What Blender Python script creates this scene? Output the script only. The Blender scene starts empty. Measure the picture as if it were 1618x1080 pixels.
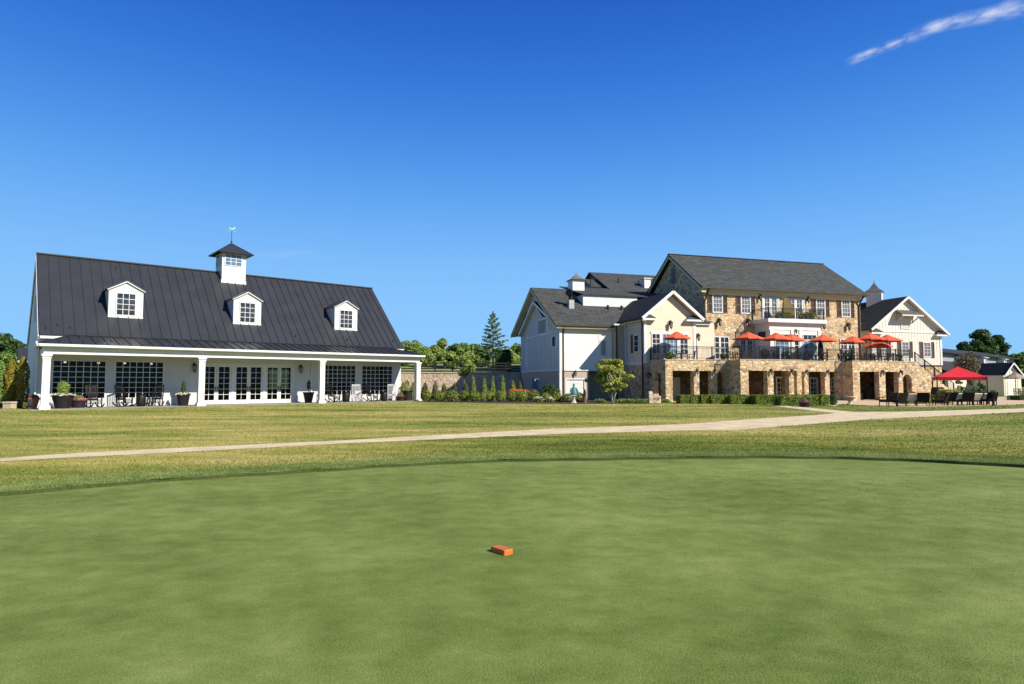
import bpy, math, random
import numpy as np
from mathutils import Vector, Matrix
random.seed(7)
RNG = np.random.default_rng(11)
SC = bpy.context.scene
COL = SC.collection
R = math.radians

# ------------------------------------------------------------------ helpers
class G:
    """collects faces for ONE mesh object"""
    def __init__(s): s.v = []; s.f = []
    def poly(s, pts):
        n = len(s.v); s.v += [tuple(p) for p in pts]; s.f.append(tuple(range(n, n + len(pts)))); return s
    def hexa(s, a):
        n = len(s.v); s.v += [tuple(p) for p in a]
        for q in ((0,3,2,1),(4,5,6,7),(0,1,5,4),(1,2,6,5),(2,3,7,6),(3,0,4,7)): s.f.append(tuple(n + i for i in q))
        return s
    def box(s, x0, x1, y0, y1, z0, z1):
        return s.hexa([(x0,y0,z0),(x1,y0,z0),(x1,y1,z0),(x0,y1,z0),(x0,y0,z1),(x1,y0,z1),(x1,y1,z1),(x0,y1,z1)])
    def prism(s, a, b):
        """two matching outlines a (front) and b (back)"""
        n = len(a); k = len(s.v); s.v += [tuple(p) for p in a] + [tuple(p) for p in b]
        s.f.append(tuple(range(k, k + n))); s.f.append(tuple(range(k + 2*n - 1, k + n - 1, -1)))
        for i in range(n):
            j = (i + 1) % n; s.f.append((k + i, k + n + i, k + n + j, k + j))
        return s
    def prism_y(s, xz, y0, y1): return s.prism([(x, y0, z) for x, z in xz], [(x, y1, z) for x, z in xz])
    def prism_x(s, yz, x0, x1): return s.prism([(x0, y, z) for y, z in yz], [(x1, y, z) for y, z in yz])
    def prism_z(s, xy, z0, z1): return s.prism([(x, y, z0) for x, y in xy], [(x, y, z1) for x, y in xy])
    def slab(s, q, th):
        q = [Vector(p) for p in q]; n = (q[1] - q[0]).cross(q[2] - q[0]).normalized()
        if n.z < 0: n = -n
        return s.prism(q, [p - n * th for p in q])
    def bar(s, p, q, w, h=None, up=(0, 0, 1)):
        p = Vector(p); q = Vector(q); h = h or w; d = (q - p).normalized(); u = Vector(up)
        if abs(d.dot(u)) > .99: u = Vector((1, 0, 0))
        r = d.cross(u).normalized() * (w / 2); u = r.cross(d).normalized() * (h / 2)
        return s.hexa([p - r - u, p + r - u, p + r + u, p - r + u, q - r - u, q + r - u, q + r + u, q - r + u])
    def tube(s, pts, rad, n=8, cap=True):
        pts = [Vector(p) for p in pts]
        if not hasattr(rad, '__len__'): rad = [rad] * len(pts)
        k = len(s.v); u = None
        for i, p in enumerate(pts):
            d = (pts[min(i+1, len(pts)-1)] - pts[max(i-1, 0)]).normalized()
            if u is None: u = d.orthogonal().normalized()
            else: u = (u - d * u.dot(d)).normalized()
            w = d.cross(u)
            for j in range(n):
                a = 2 * math.pi * j / n; s.v.append(tuple(p + (u * math.cos(a) + w * math.sin(a)) * rad[i]))
        for i in range(len(pts) - 1):
            for j in range(n):
                a = k + i*n + j; b = k + i*n + (j+1) % n; s.f.append((a, b, b + n, a + n))
        if cap:
            s.f.append(tuple(k + n - 1 - j for j in range(n))); s.f.append(tuple(k + (len(pts)-1)*n + j for j in range(n)))
        return s
    def lathe(s, prof, c=(0, 0, 0), n=16, sx=1, sy=1):
        k = len(s.v)
        for r, z in prof:
            for j in range(n):
                a = 2 * math.pi * j / n; s.v.append((c[0] + r * sx * math.cos(a), c[1] + r * sy * math.sin(a), c[2] + z))
        for i in range(len(prof) - 1):
            for j in range(n):
                a = k + i*n + j; b = k + i*n + (j+1) % n; s.f.append((a, b, b + n, a + n))
        s.f.append(tuple(k + n - 1 - j for j in range(n))); s.f.append(tuple(k + (len(prof)-1)*n + j for j in range(n)))
        return s
    def wall(s, ax, a0, a1, z0, z1, b0, b1, holes=()):
        """wall along axis ax with rectangular holes (a0,a1,z0,z1) through thickness b0..b1"""
        P = (lambda a, b, z: (a, b, z)) if ax == 'x' else (lambda a, b, z: (b, a, z))
        A = sorted({a0, a1, *[min(max(h[i], a0), a1) for h in holes for i in (0, 1)]})
        Z = sorted({z0, z1, *[min(max(h[i], z0), z1) for h in holes for i in (2, 3)]})
        inh = lambda a, z: any(h[0] < a < h[1] and h[2] < z < h[3] for h in holes)
        solid = {}
        for i in range(len(A) - 1):
            for j in range(len(Z) - 1):
                solid[i, j] = not inh((A[i] + A[i+1]) / 2, (Z[j] + Z[j+1]) / 2)
        for (i, j), ok in solid.items():
            if not ok: continue
            l, r, b, t = A[i], A[i+1], Z[j], Z[j+1]
            s.poly([P(l,b0,b), P(r,b0,b), P(r,b0,t), P(l,b0,t)]); s.poly([P(r,b1,b), P(l,b1,b), P(l,b1,t), P(r,b1,t)])
            if not solid.get((i-1, j)): s.poly([P(l,b1,b), P(l,b0,b), P(l,b0,t), P(l,b1,t)])
            if not solid.get((i+1, j)): s.poly([P(r,b0,b), P(r,b1,b), P(r,b1,t), P(r,b0,t)])
            if not solid.get((i, j-1)): s.poly([P(l,b0,b), P(l,b1,b), P(r,b1,b), P(r,b0,b)])
            if not solid.get((i, j+1)): s.poly([P(l,b0,t), P(r,b0,t), P(r,b1,t), P(l,b1,t)])
        return s
    def build(s, name, mat, parent=None, loc=(0, 0, 0), rotz=0, smooth=False, label=None):
        me = bpy.data.meshes.new(name); me.from_pydata(s.v, [], s.f); me.update()
        if mat: me.materials.append(mat)
        if smooth: me.polygons.foreach_set('use_smooth', [True] * len(me.polygons))
        return link(name, me, parent, loc, rotz, label)

def link(name, me, parent=None, loc=(0, 0, 0), rotz=0, label=None):
    o = bpy.data.objects.new(name, me); COL.objects.link(o)
    o.location = loc; o.rotation_euler = (0, 0, rotz)
    if parent: o.parent = parent
    if label: o['label'] = label
    return o
def tag(o, label, cat, group=None):
    o['label'] = label; o['category'] = cat
    if group: o['group'] = group
    return o
def thing(name, label, cat, loc=(0, 0, 0), rotz=0, group=None):
    return tag(link(name, None, None, loc, rotz), label, cat, group)
def struct(o, kind='structure'): o['kind'] = kind; return o
def children(o): return [c for c in COL.objects if c.parent == o]
def copy_thing(root, loc, rotz, label, group=None, scale=None):
    r = root.copy(); COL.objects.link(r); r.location = loc; r.rotation_euler = (0, 0, rotz); r['label'] = label
    if group: r['group'] = group
    if scale: r.scale = (scale,) * 3
    for ch in children(root):
        c = ch.copy(); COL.objects.link(c); c.parent = r
        for g in children(ch):
            d = g.copy(); COL.objects.link(d); d.parent = c
    return r
ORD = ['first','second','third','fourth','fifth','sixth','seventh','eighth','ninth','tenth','eleventh','twelfth','thirteenth','fourteenth','fifteenth','sixteenth','seventeenth','eighteenth']

# local frames of the two buildings
class Frame:
    def __init__(s, x, y, az):
        a = R(az); s.o = (x, y); s.u = (math.sin(a), math.cos(a)); s.rot = R(90 - az)
    def w(s, t, d, z=0): return (s.o[0] + s.u[0]*t - s.u[1]*d, s.o[1] + s.u[1]*t + s.u[0]*d, z)
PF = Frame(-27.03, 36.75, 50.0)
MF = Frame(12.13, 50.1, 73.5)
LF = Frame(54.2, 80.0, 50.0)

# camera
F_PX, PITCH, EYE = 1000.0, math.atan(63 / 1000.0), 1.6
cam_d = bpy.data.cameras.new('camera'); cam = bpy.data.objects.new('camera', cam_d); COL.objects.link(cam)
cam.location = (0, 0, EYE); cam.rotation_euler = (R(90) + PITCH, 0, 0)
cam_d.sensor_width = 36; cam_d.lens = 36 * F_PX / 1618; cam_d.clip_start = .1; cam_d.clip_end = 6000
SC.camera = cam
def gp(px, py, z=0.0):
    """where a spot of the ground seen in the photograph lies in the world"""
    cp, sp = math.cos(PITCH), math.sin(PITCH); a = (px - 809) / F_PX; b = (540 - py) / F_PX
    r = (a, cp - b*sp, sp + b*cp); k = (z - EYE) / r[2]; return (r[0]*k, r[1]*k, z)
def at(px, Y, z=0.0): return ((px - 809) / F_PX * Y, Y, z)

# ------------------------------------------------------------------ materials
def mk(name):
    m = bpy.data.materials.new(name); m.use_nodes = True; nt = m.node_tree
    return m, nt, nt.nodes, nt.links, nt.nodes['Principled BSDF']
def nd(ns, t, **k):
    n = ns.new(t)
    for a, b in k.items():
        if a.startswith('i_'):
            key = a[2:]; key = int(key) if key.isdigit() else key.replace('_', ' '); n.inputs[key].default_value = b
        else: setattr(n, a, b)
    return n
def ramp(ns, stops, interp='LINEAR'):
    r = ns.new('ShaderNodeValToRGB'); r.color_ramp.interpolation = interp; e = r.color_ramp.elements
    while len(e) < len(stops): e.new(.5)
    for i, (p, c) in enumerate(stops): e[i].position = p; e[i].color = (*c, 1)
    return r
def noise_mat(name, c0, c1, scale=6, rough=.6, bump=.0, bscale=None, detail=4, sx=(1, 1, 1), spec=.5, metal=0, lo=.3, hi=.7):
    m, nt, ns, L, b = mk(name)
    tc = nd(ns, 'ShaderNodeTexCoord'); mp = nd(ns, 'ShaderNodeMapping'); mp.inputs['Scale'].default_value = sx
    L.new(tc.outputs['Object'], mp.inputs['Vector'])
    n = nd(ns, 'ShaderNodeTexNoise', i_Scale=scale, i_Detail=detail, i_Roughness=.6); L.new(mp.outputs[0], n.inputs['Vector'])
    r = ramp(ns, [(lo, c0), (hi, c1)]); L.new(n.outputs['Fac'], r.inputs[0]); L.new(r.outputs[0], b.inputs['Base Color'])
    b.inputs['Roughness'].default_value = rough; b.inputs['Specular IOR Level'].default_value = spec; b.inputs['Metallic'].default_value = metal
    if bump:
        n2 = nd(ns, 'ShaderNodeTexNoise', i_Scale=bscale or scale*4, i_Detail=3); L.new(mp.outputs[0], n2.inputs['Vector'])
        bp = nd(ns, 'ShaderNodeBump', i_Strength=bump, i_Distance=.02); L.new(n2.outputs['Fac'], bp.inputs['Height']); L.new(bp.outputs[0], b.inputs['Normal'])
    return m
WHITE = noise_mat('white_paint', (.47, .475, .47), (.54, .545, .54), 1.2, .5, .03, 30)
TRIM = noise_mat('white_trim', (.56, .56, .545), (.62, .62, .605), 2, .45)
METAL_ROOF = noise_mat('charcoal_metal_roof', (.026, .028, .033), (.035, .038, .043), .7, .36, .02, 3, spec=.5)
DARK = noise_mat('black_metal', (.006, .006, .007), (.012, .012, .012), 8, .5, spec=.3)
IRON = noise_mat('dark_bronze', (.022, .016, .012), (.035, .026, .02), 8, .45)
BLACKW = noise_mat('black_painted_wood', (.004, .0045, .006), (.009, .010, .013), 9, .5, spec=.2)
WICKER = noise_mat('dark_wicker', (.004, .004, .004), (.016, .013, .011), 60, .7, .5, 120, spec=.12)
WHITEW = noise_mat('white_painted_wood', (.36, .36, .37), (.46, .46, .47), 6, .5)
SHUT = noise_mat('brown_shutter', (.06, .034, .022), (.085, .05, .034), 4, .55)
POT = noise_mat('dark_clay', (.010, .008, .009), (.022, .018, .020), 5, .6, spec=.2)
TERRA = noise_mat('terracotta', (.16, .06, .04), (.24, .10, .07), 6, .7)
CONC = noise_mat('cast_stone', (.36, .28, .2), (.5, .4, .3), 8, .8, .2)
PATIO = noise_mat('patio_paving', (.46, .335, .215), (.54, .41, .275), 1.5, .85, .1, 20)
PATH = noise_mat('path_concrete', (.40, .322, .195), (.60, .50, .315), 1.3, .9, .15, 60, detail=10, lo=.25, hi=.6)
SLAB = noise_mat('grey_concrete', (.2, .19, .18), (.28, .27, .25), 2, .9)
MULCH = noise_mat('bark_mulch', (.018, .012, .008), (.06, .04, .028), 14, .95, .8, 30)
FENCEM = noise_mat('black_fence_board', (.008, .008, .009), (.018, .018, .018), 6, .6)
TRUNK = noise_mat('bark', (.07, .05, .035), (.16, .12, .085), 14, .9, .6, 40, sx=(1, 1, .25))
TRUNKW = noise_mat('pale_bark', (.36, .32, .27), (.55, .5, .44), 10, .8, .3, 40, sx=(1, 1, .3))
CREAM = noise_mat('cream_board', (.58, .52, .41), (.64, .58, .46), 1.3, .6)
PALE = noise_mat('pale_board', (.58, .56, .51), (.64, .62, .57), 1.3, .6)
TAN = noise_mat('tan_stucco', (.36, .29, .22), (.41, .34, .26), 2, .8, .1, 60)
ORANGE = noise_mat('orange_canvas', (.62, .085, .03), (.72, .12, .045), 5, .75)
RED = noise_mat('red_canvas', (.56, .012, .02), (.66, .02, .028), 3, .7)
BROWNC = noise_mat('brown_canvas', (.10, .065, .02), (.15, .10, .035), 4, .8)
TANC = noise_mat('tan_canvas', (.24, .21, .15), (.32, .28, .21), 4, .8)
BRICK_O = noise_mat('orange_paint', (.46, .105, .008), (.58, .15, .014), 30, .5, .25, 120)
COPPER = noise_mat('green_patina', (.02, .11, .11), (.07, .24, .21), 9, .6)
PINK = noise_mat('pink_petal', (.6, .05, .16), (.75, .25, .38), 40, .6)
PURPLE = noise_mat('purple_petal', (.25, .02, .2), (.5, .06, .2), 30, .6)
REDP = noise_mat('red_petal', (.42, .05, .05), (.6, .16, .14), 40, .6)
ORANGEP = noise_mat('orange_petal', (.6, .14, .02), (.75, .3, .05), 40, .6)
CUSH = noise_mat('cream_cushion', (.55, .5, .42), (.65, .6, .52), 8, .9)
WARM = bpy.data.materials.new('lamp_glow'); WARM.use_nodes = True
WARM.node_tree.nodes['Principled BSDF'].inputs['Emission Color'].default_value = (1, .85, .65, 1)
WARM.node_tree.nodes['Principled BSDF'].inputs['Emission Strength'].default_value = 1.2
FROST = noise_mat('frosted_lamp_glass', (.35, .33, .28), (.45, .42, .36), 6, .2)

def glass_dark(name, c0, c1):
    m = noise_mat(name, c0, c1, .9, .04, detail=2, spec=.5, lo=.35, hi=.65); return m
PANE = glass_dark('window_glass', (.012, .016, .02), (.05, .06, .07))
PANE_C = glass_dark('curtained_glass', (.05, .06, .07), (.22, .22, .22))
PANE_B = glass_dark('blue_glass', (.05, .12, .22), (.12, .24, .36))
def glass_clear():
    m, nt, ns, L, b = mk('clear_glass'); out = ns['Material Output']
    tr = nd(ns, 'ShaderNodeBsdfTransparent'); tr.inputs[0].default_value = (.62, .66, .66, 1)
    gl = nd(ns, 'ShaderNodeBsdfGlossy', i_Roughness=.02); fr = nd(ns, 'ShaderNodeFresnel', i_IOR=1.22)
    mx = nd(ns, 'ShaderNodeMixShader'); L.new(fr.outputs[0], mx.inputs[0]); L.new(tr.outputs[0], mx.inputs[1]); L.new(gl.outputs[0], mx.inputs[2])
    L.new(mx.outputs[0], out.inputs[0]); return m
PANE_T = glass_clear()

def stone(name, cols, scale=2.6, mortar=(.42, .36, .28), dark=1.0):
    m, nt, ns, L, b = mk(name)
    tc = nd(ns, 'ShaderNodeTexCoord'); mp = nd(ns, 'ShaderNodeMapping'); mp.inputs['Scale'].default_value = (scale, scale, scale*1.35)
    L.new(tc.outputs['Object'], mp.inputs[0])
    n = nd(ns, 'ShaderNodeTexNoise', i_Scale=1.4, i_Detail=3); L.new(mp.outputs[0], n.inputs[0])
    ad = nd(ns, 'ShaderNodeMixRGB', blend_type='ADD'); ad.inputs[0].default_value = .35; L.new(mp.outputs[0], ad.inputs[1]); L.new(n.outputs['Color'], ad.inputs[2])
    v = nd(ns, 'ShaderNodeTexVoronoi', i_Scale=1.0, i_Randomness=.9); L.new(ad.outputs[0], v.inputs[0])
    e = nd(ns, 'ShaderNodeTexVoronoi', feature='DISTANCE_TO_EDGE', i_Scale=1.0, i_Randomness=.9); L.new(ad.outputs[0], e.inputs[0])
    sp = nd(ns, 'ShaderNodeSeparateColor'); L.new(v.outputs['Color'], sp.inputs[0])
    k = len(cols); r = ramp(ns, [(i / k, c) for i, c in enumerate(cols)], 'CONSTANT'); L.new(sp.outputs[0], r.inputs[0])
    n3 = nd(ns, 'ShaderNodeTexNoise', i_Scale=9, i_Detail=5); L.new(mp.outputs[0], n3.inputs[0])
    r3 = ramp(ns, [(.25, (.6, .6, .6)), (.75, (1.25, 1.22, 1.15))]); L.new(n3.outputs['Fac'], r3.inputs[0])
    mu = nd(ns, 'ShaderNodeMixRGB', blend_type='MULTIPLY'); mu.inputs[0].default_value = 1; L.new(r.outputs[0], mu.inputs[1]); L.new(r3.outputs[0], mu.inputs[2])
    me = nd(ns, 'ShaderNodeMapRange', i_1=.02, i_2=.07); L.new(e.outputs['Distance'], me.inputs[0])
    mx = nd(ns, 'ShaderNodeMixRGB'); mx.inputs[1].default_value = (*mortar, 1); L.new(me.outputs[0], mx.inputs[0]); L.new(mu.outputs[0], mx.inputs[2])
    L.new(mx.outputs[0], b.inputs['Base Color']); b.inputs['Roughness'].default_value = .85; b.inputs['Specular IOR Level'].default_value = .25
    hs = nd(ns, 'ShaderNodeMapRange', i_1=.0, i_2=.14); L.new(e.outputs['Distance'], hs.inputs[0])
    h2 = nd(ns, 'ShaderNodeMath', operation='MULTIPLY_ADD'); h2.inputs[1].default_value = .35; L.new(n3.outputs['Fac'], h2.inputs[0]); L.new(hs.outputs[0], h2.inputs[2])
    bp = nd(ns, 'ShaderNodeBump', i_Strength=.8, i_Distance=.05); L.new(h2.outputs[0], bp.inputs['Height']); L.new(bp.outputs[0], b.inputs['Normal'])
    return m
STONE = stone('field_stone', [(.58,.42,.23),(.48,.32,.16),(.64,.50,.32),(.30,.20,.12),(.60,.44,.25),(.52,.34,.17),(.40,.33,.24),(.68,.56,.40),(.54,.39,.21),(.42,.29,.17),(.58,.43,.25),(.66,.49,.28)], 3.1, (.47,.39,.28))
STONE_SHADE = stone('shaded_stone', [(.17,.10,.055),(.13,.08,.045),(.20,.13,.075),(.10,.065,.04),(.22,.15,.09)], 2.6, (.12,.09,.06))  # darker copy of the field stone, arcade shade put into its colour
STONE2 = stone('garden_stone', [(0.585,0.456,0.31),(0.533,0.396,0.258),(0.619,0.516,0.378),(0.43,0.327,0.232),(0.585,0.43,0.292),(0.482,0.413,0.327)], 2.6, (.6, .52, .42))

def shingles(name, c0, c1):
    m, nt, ns, L, b = mk(name); tc = nd(ns, 'ShaderNodeTexCoord')
    mp = nd(ns, 'ShaderNodeMapping'); L.new(tc.outputs['Object'], mp.inputs[0])
    sx = nd(ns, 'ShaderNodeSeparateXYZ'); L.new(mp.outputs[0], sx.inputs[0])
    # rows follow height, tabs follow the horizontal run (x + y)
    ad = nd(ns, 'ShaderNodeMath', operation='ADD'); L.new(sx.outputs[0], ad.inputs[0]); L.new(sx.outputs[1], ad.inputs[1])
    cb = nd(ns, 'ShaderNodeCombineXYZ'); L.new(ad.outputs[0], cb.inputs[0]); L.new(sx.outputs[2], cb.inputs[1])
    br = nd(ns, 'ShaderNodeTexBrick', offset=.5, i_Scale=1.0); br.inputs['Color1'].default_value = (*c0, 1); br.inputs['Color2'].default_value = (*c1, 1)
    br.inputs['Mortar'].default_value = (c0[0]*.55, c0[1]*.55, c0[2]*.55, 1); br.inputs['Mortar Size'].default_value = .012; br.inputs['Bias'].default_value = -.1
    br.inputs['Brick Width'].default_value = .5; br.inputs['Row Height'].default_value = .13; L.new(cb.outputs[0], br.inputs[0])
    n = nd(ns, 'ShaderNodeTexNoise', i_Scale=5, i_Detail=5); L.new(mp.outputs[0], n.inputs[0]); r = ramp(ns, [(.3, (.7, .7, .7)), (.7, (1.35, 1.33, 1.3))]); L.new(n.outputs['Fac'], r.inputs[0])
    mu = nd(ns, 'ShaderNodeMixRGB', blend_type='MULTIPLY'); mu.inputs[0].default_value = 1; L.new(br.outputs[0], mu.inputs[1]); L.new(r.outputs[0], mu.inputs[2])
    L.new(mu.outputs[0], b.inputs['Base Color']); b.inputs['Roughness'].default_value = .85; b.inputs['Specular IOR Level'].default_value = .25
    bp = nd(ns, 'ShaderNodeBump', i_Strength=.5, i_Distance=.02, invert=True); L.new(br.outputs['Fac'], bp.inputs['Height']); L.new(bp.outputs[0], b.inputs['Normal'])
    return m
SHING = shingles('grey_shingles', (.041, .045, .045), (.069, .073, .072))
SHING2 = shingles('dark_shingles', (.026, .029, .031), (.040, .043, .046))

def siding(name, c0, c1, pitch=.17):
    """lap siding: saw-tooth bump along z"""
    m = noise_mat(name, c0, c1, 1.2, .6); nt = m.node_tree; ns = nt.nodes; L = nt.links; b = ns['Principled BSDF']
    tc = nd(ns, 'ShaderNodeTexCoord'); s = nd(ns, 'ShaderNodeSeparateXYZ'); L.new(tc.outputs['Object'], s.inputs[0])
    d = nd(ns, 'ShaderNodeMath', operation='DIVIDE'); d.inputs[1].default_value = pitch; L.new(s.outputs[2], d.inputs[0])
    fr = nd(ns, 'ShaderNodeMath', operation='FRACT'); L.new(d.outputs[0], fr.inputs[0])
    iv = nd(ns, 'ShaderNodeMath', operation='SUBTRACT'); iv.inputs[0].default_value = 1; L.new(fr.outputs[0], iv.inputs[1])
    bp = nd(ns, 'ShaderNodeBump', i_Strength=.8, i_Distance=.03); L.new(iv.outputs[0], bp.inputs['Height']); L.new(bp.outputs[0], b.inputs['Normal'])
    return m
LAP = siding('cream_lap_siding', (.52, .44, .32), (.57, .49, .37))
LAPG = siding('pale_lap_siding', (.62, .60, .55), (.68, .66, .61))

def leafmat(name, cols, trans=.35, rough=.55):
    m, nt, ns, L, b = mk(name); out = ns['Material Output']
    ge = nd(ns, 'ShaderNodeNewGeometry'); r = ramp(ns, [(i / max(1, len(cols) - 1), c) for i, c in enumerate(cols)]); L.new(ge.outputs['Random Per Island'], r.inputs[0])
    L.new(r.outputs[0], b.inputs['Base Color']); b.inputs['Roughness'].default_value = rough; b.inputs['Specular IOR Level'].default_value = .25
    t = nd(ns, 'ShaderNodeBsdfTranslucent'); L.new(r.outputs[0], t.inputs[0]); mx = nd(ns, 'ShaderNodeMixShader'); mx.inputs[0].default_value = trans
    L.new(b.outputs[0], mx.inputs[1]); L.new(t.outputs[0], mx.inputs[2]); L.new(mx.outputs[0], out.inputs[0]); return m
LEAF = leafmat('leaf_green', [(0.06, 0.128, 0.027), (0.135, 0.24, 0.045), (0.24, 0.33, 0.075)])
LEAF_L = leafmat('leaf_light', [(0.121, 0.203, 0.0405), (0.257, 0.338, 0.0743), (0.405, 0.459, 0.135)])
LEAF_D = leafmat('leaf_dark', [(0.0253, 0.0633, 0.0184), (0.0517, 0.109, 0.0253), (0.092, 0.161, 0.0403)])
LEAF_Y = leafmat('leaf_yellowgreen', [(0.145, 0.174, 0.0261), (0.29, 0.304, 0.0435), (0.406, 0.406, 0.0725)])
LEAF_BR = leafmat('leaf_bronze', [(0.072, 0.066, 0.036), (0.132, 0.12, 0.06), (0.192, 0.156, 0.084)])
LEAF_BL = leafmat('needle_bluegreen', [(0.075, 0.128, 0.0675), (0.15, 0.225, 0.12), (0.255, 0.33, 0.195)])
LEAF_H = leafmat('hedge_leaf', [(.06, .11, .014), (.17, .23, .03), (.31, .34, .06)])
LEAF_C = leafmat('cone_leaf', [(.085, .13, .02), (.18, .235, .04), (.30, .34, .075)])
LEAF_OL = leafmat('olive_leaf', [(.045, .055, .015), (.09, .10, .025), (.14, .15, .04)])
LEAF_GO = leafmat('leaf_golden', [(0.13, 0.124, 0.0156), (0.247, 0.195, 0.0234), (0.338, 0.273, 0.039)])
PETAL_P = leafmat('petal_pink', [(.6, .05, .16), (.75, .2, .35), (.8, .4, .5)])
PETAL_U = leafmat('petal_purple', [(.25, .02, .2), (.5, .06, .2), (.6, .1, .3)])
PETAL_O = leafmat('petal_orange', [(.6, .14, .02), (.75, .3, .05), (.7, .2, .08)])
PETAL_R = leafmat('petal_red', [(.42, .05, .05), (.6, .16, .14), (.6, .3, .28)])
PETAL_W = leafmat('petal_white', [(.7, .68, .5), (.75, .73, .6), (.6, .6, .35)])

def turf(name, cols, big, mid, grain, wts, bump, greens=None, gx=(6, 24), blade=False, sx=(.6, 1.25, 1), rot=-24, lush=None):
    """grass seen from far: broad streaks, hand-sized patches and a fine grain; greens = the lusher ramp that takes over towards +x"""
    m, nt, ns, L, b = mk(name); tc = nd(ns, 'ShaderNodeTexCoord')
    mp = nd(ns, 'ShaderNodeMapping'); mp.inputs['Rotation'].default_value = (0, 0, R(rot)); mp.inputs['Scale'].default_value = sx; L.new(tc.outputs['Object'], mp.inputs[0])
    def M_(op, a, b_, c=None):
        q = nd(ns, 'ShaderNodeMath', operation=op)
        for i, x in enumerate((a, b_, c)):
            if x is None: continue
            if isinstance(x, (int, float)): q.inputs[i].default_value = x
            else: L.new(x, q.inputs[i])
        return q.outputs[0]
    A = nd(ns, 'ShaderNodeTexNoise', i_Scale=big, i_Detail=5, i_Roughness=.6); L.new(mp.outputs[0], A.inputs[0])
    B = nd(ns, 'ShaderNodeTexNoise', i_Scale=mid, i_Detail=5, i_Roughness=.65); L.new(mp.outputs[0], B.inputs[0])
    C = nd(ns, 'ShaderNodeTexNoise', i_Scale=grain, i_Detail=3, i_Roughness=.7); L.new(tc.outputs['Object'], C.inputs[0])
    v = M_('MULTIPLY_ADD', A.outputs['Fac'], wts[0], M_('MULTIPLY_ADD', B.outputs['Fac'], wts[1], M_('MULTIPLY', C.outputs['Fac'], wts[2])))
    r = ramp(ns, cols); L.new(v, r.inputs[0]); col = r.outputs[0]
    if greens:
        r2 = ramp(ns, greens); L.new(v, r2.inputs[0]); sp = nd(ns, 'ShaderNodeSeparateXYZ'); L.new(tc.outputs['Object'], sp.inputs[0])
        N = nd(ns, 'ShaderNodeTexNoise', i_Scale=.13, i_Detail=4); L.new(tc.outputs['Object'], N.inputs[0])
        xx = M_('MULTIPLY_ADD', N.outputs['Fac'], 22.0, M_('SUBTRACT', sp.outputs[0], 11.0)); k = nd(ns, 'ShaderNodeMapRange', i_1=gx[0], i_2=gx[1], interpolation_type='SMOOTHSTEP'); L.new(xx, k.inputs[0])
        mx = nd(ns, 'ShaderNodeMixRGB'); L.new(k.outputs[0], mx.inputs[0]); L.new(col, mx.inputs[1]); L.new(r2.outputs[0], mx.inputs[2]); col = mx.outputs[0]
    if lush:
        at_ = nd(ns, 'ShaderNodeAttribute', attribute_name='lush'); r4 = ramp(ns, lush); L.new(v, r4.inputs[0]); f4 = M_('MULTIPLY_ADD', B.outputs['Fac'], 1.0, M_('MULTIPLY_ADD', at_.outputs['Fac'], 1.9, -.95))
        c4 = nd(ns, 'ShaderNodeMapRange', i_1=.2, i_2=.8); L.new(f4, c4.inputs[0]); m4 = nd(ns, 'ShaderNodeMixRGB'); L.new(c4.outputs[0], m4.inputs[0]); L.new(col, m4.inputs[1]); L.new(r4.outputs[0], m4.inputs[2]); col = m4.outputs[0]
    if blade:
        ge = nd(ns, 'ShaderNodeNewGeometry'); r3 = ramp(ns, [(0, (.92, .95, .88)), (1, (1.5, 1.45, 1.4))]); L.new(ge.outputs['Random Per Island'], r3.inputs[0])
        mu = nd(ns, 'ShaderNodeMixRGB', blend_type='MULTIPLY'); mu.inputs[0].default_value = 1; L.new(col, mu.inputs[1]); L.new(r3.outputs[0], mu.inputs[2]); col = mu.outputs[0]
    L.new(col, b.inputs['Base Color']); b.inputs['Roughness'].default_value = .9; b.inputs['Specular IOR Level'].default_value = .12
    if bump:
        bp = nd(ns, 'ShaderNodeBump', i_Strength=bump, i_Distance=.02); L.new(C.outputs['Fac'], bp.inputs['Height']); L.new(bp.outputs[0], b.inputs['Normal'])
    if blade:
        out = ns['Material Output']; t = nd(ns, 'ShaderNodeBsdfTranslucent'); L.new(col, t.inputs[0]); mx = nd(ns, 'ShaderNodeMixShader'); mx.inputs[0].default_value = .35
        L.new(b.outputs[0], mx.inputs[1]); L.new(t.outputs[0], mx.inputs[2]); L.new(mx.outputs[0], out.inputs[0])
    return m
GCOL = [(.37, (.075, .113, .021)), (.46, (.125, .174, .038)), (.54, (.176, .226, .060)), (.63, (.250, .298, .100))]
LCOL = [(.37, (.075, .105, .016)), (.445, (.15, .18, .032)), (.50, (.235, .238, .055)), (.56, (.34, .295, .093)), (.64, (.46, .375, .165))]
LGRN = [(.34, (.055, .085, .014)), (.44, (.105, .142, .027)), (.54, (.165, .192, .042)), (.62, (.25, .24, .07)), (.70, (.32, .28, .105))]
RCOL = [(.34, (.075, .115, .028)), (.46, (.15, .20, .060)), (.56, (.225, .272, .095)), (.68, (.31, .335, .135))]
GREEN = turf('putting_turf', GCOL, .4, 3.0, 80, (.32, .30, .38), .6, sx=(.85, 1.1, 1), rot=-18)
LAWN = turf('lawn_turf', LCOL, .26, 1.5, 12, (.56, .32, .12), .5, LGRN, lush=RCOL, sx=(.32, 1.0, 1), rot=-31)
COLLAR = turf('collar_turf', RCOL, .5, 2.6, 30, (.38, .36, .26), .5)
BLADE_L = turf('lawn_blade', LCOL, .26, 1.5, 12, (.56, .32, .12), 0, LGRN, blade=True, sx=(.32, 1.0, 1), rot=-31)
BLADE_R = turf('collar_blade', RCOL, .5, 2.6, 30, (.38, .36, .26), 0, blade=True)
BLADE_G = turf('green_blade', GCOL, .4, 3.0, 80, (.32, .30, .38), 0, blade=True, sx=(.85, 1.1, 1), rot=-18)

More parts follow.
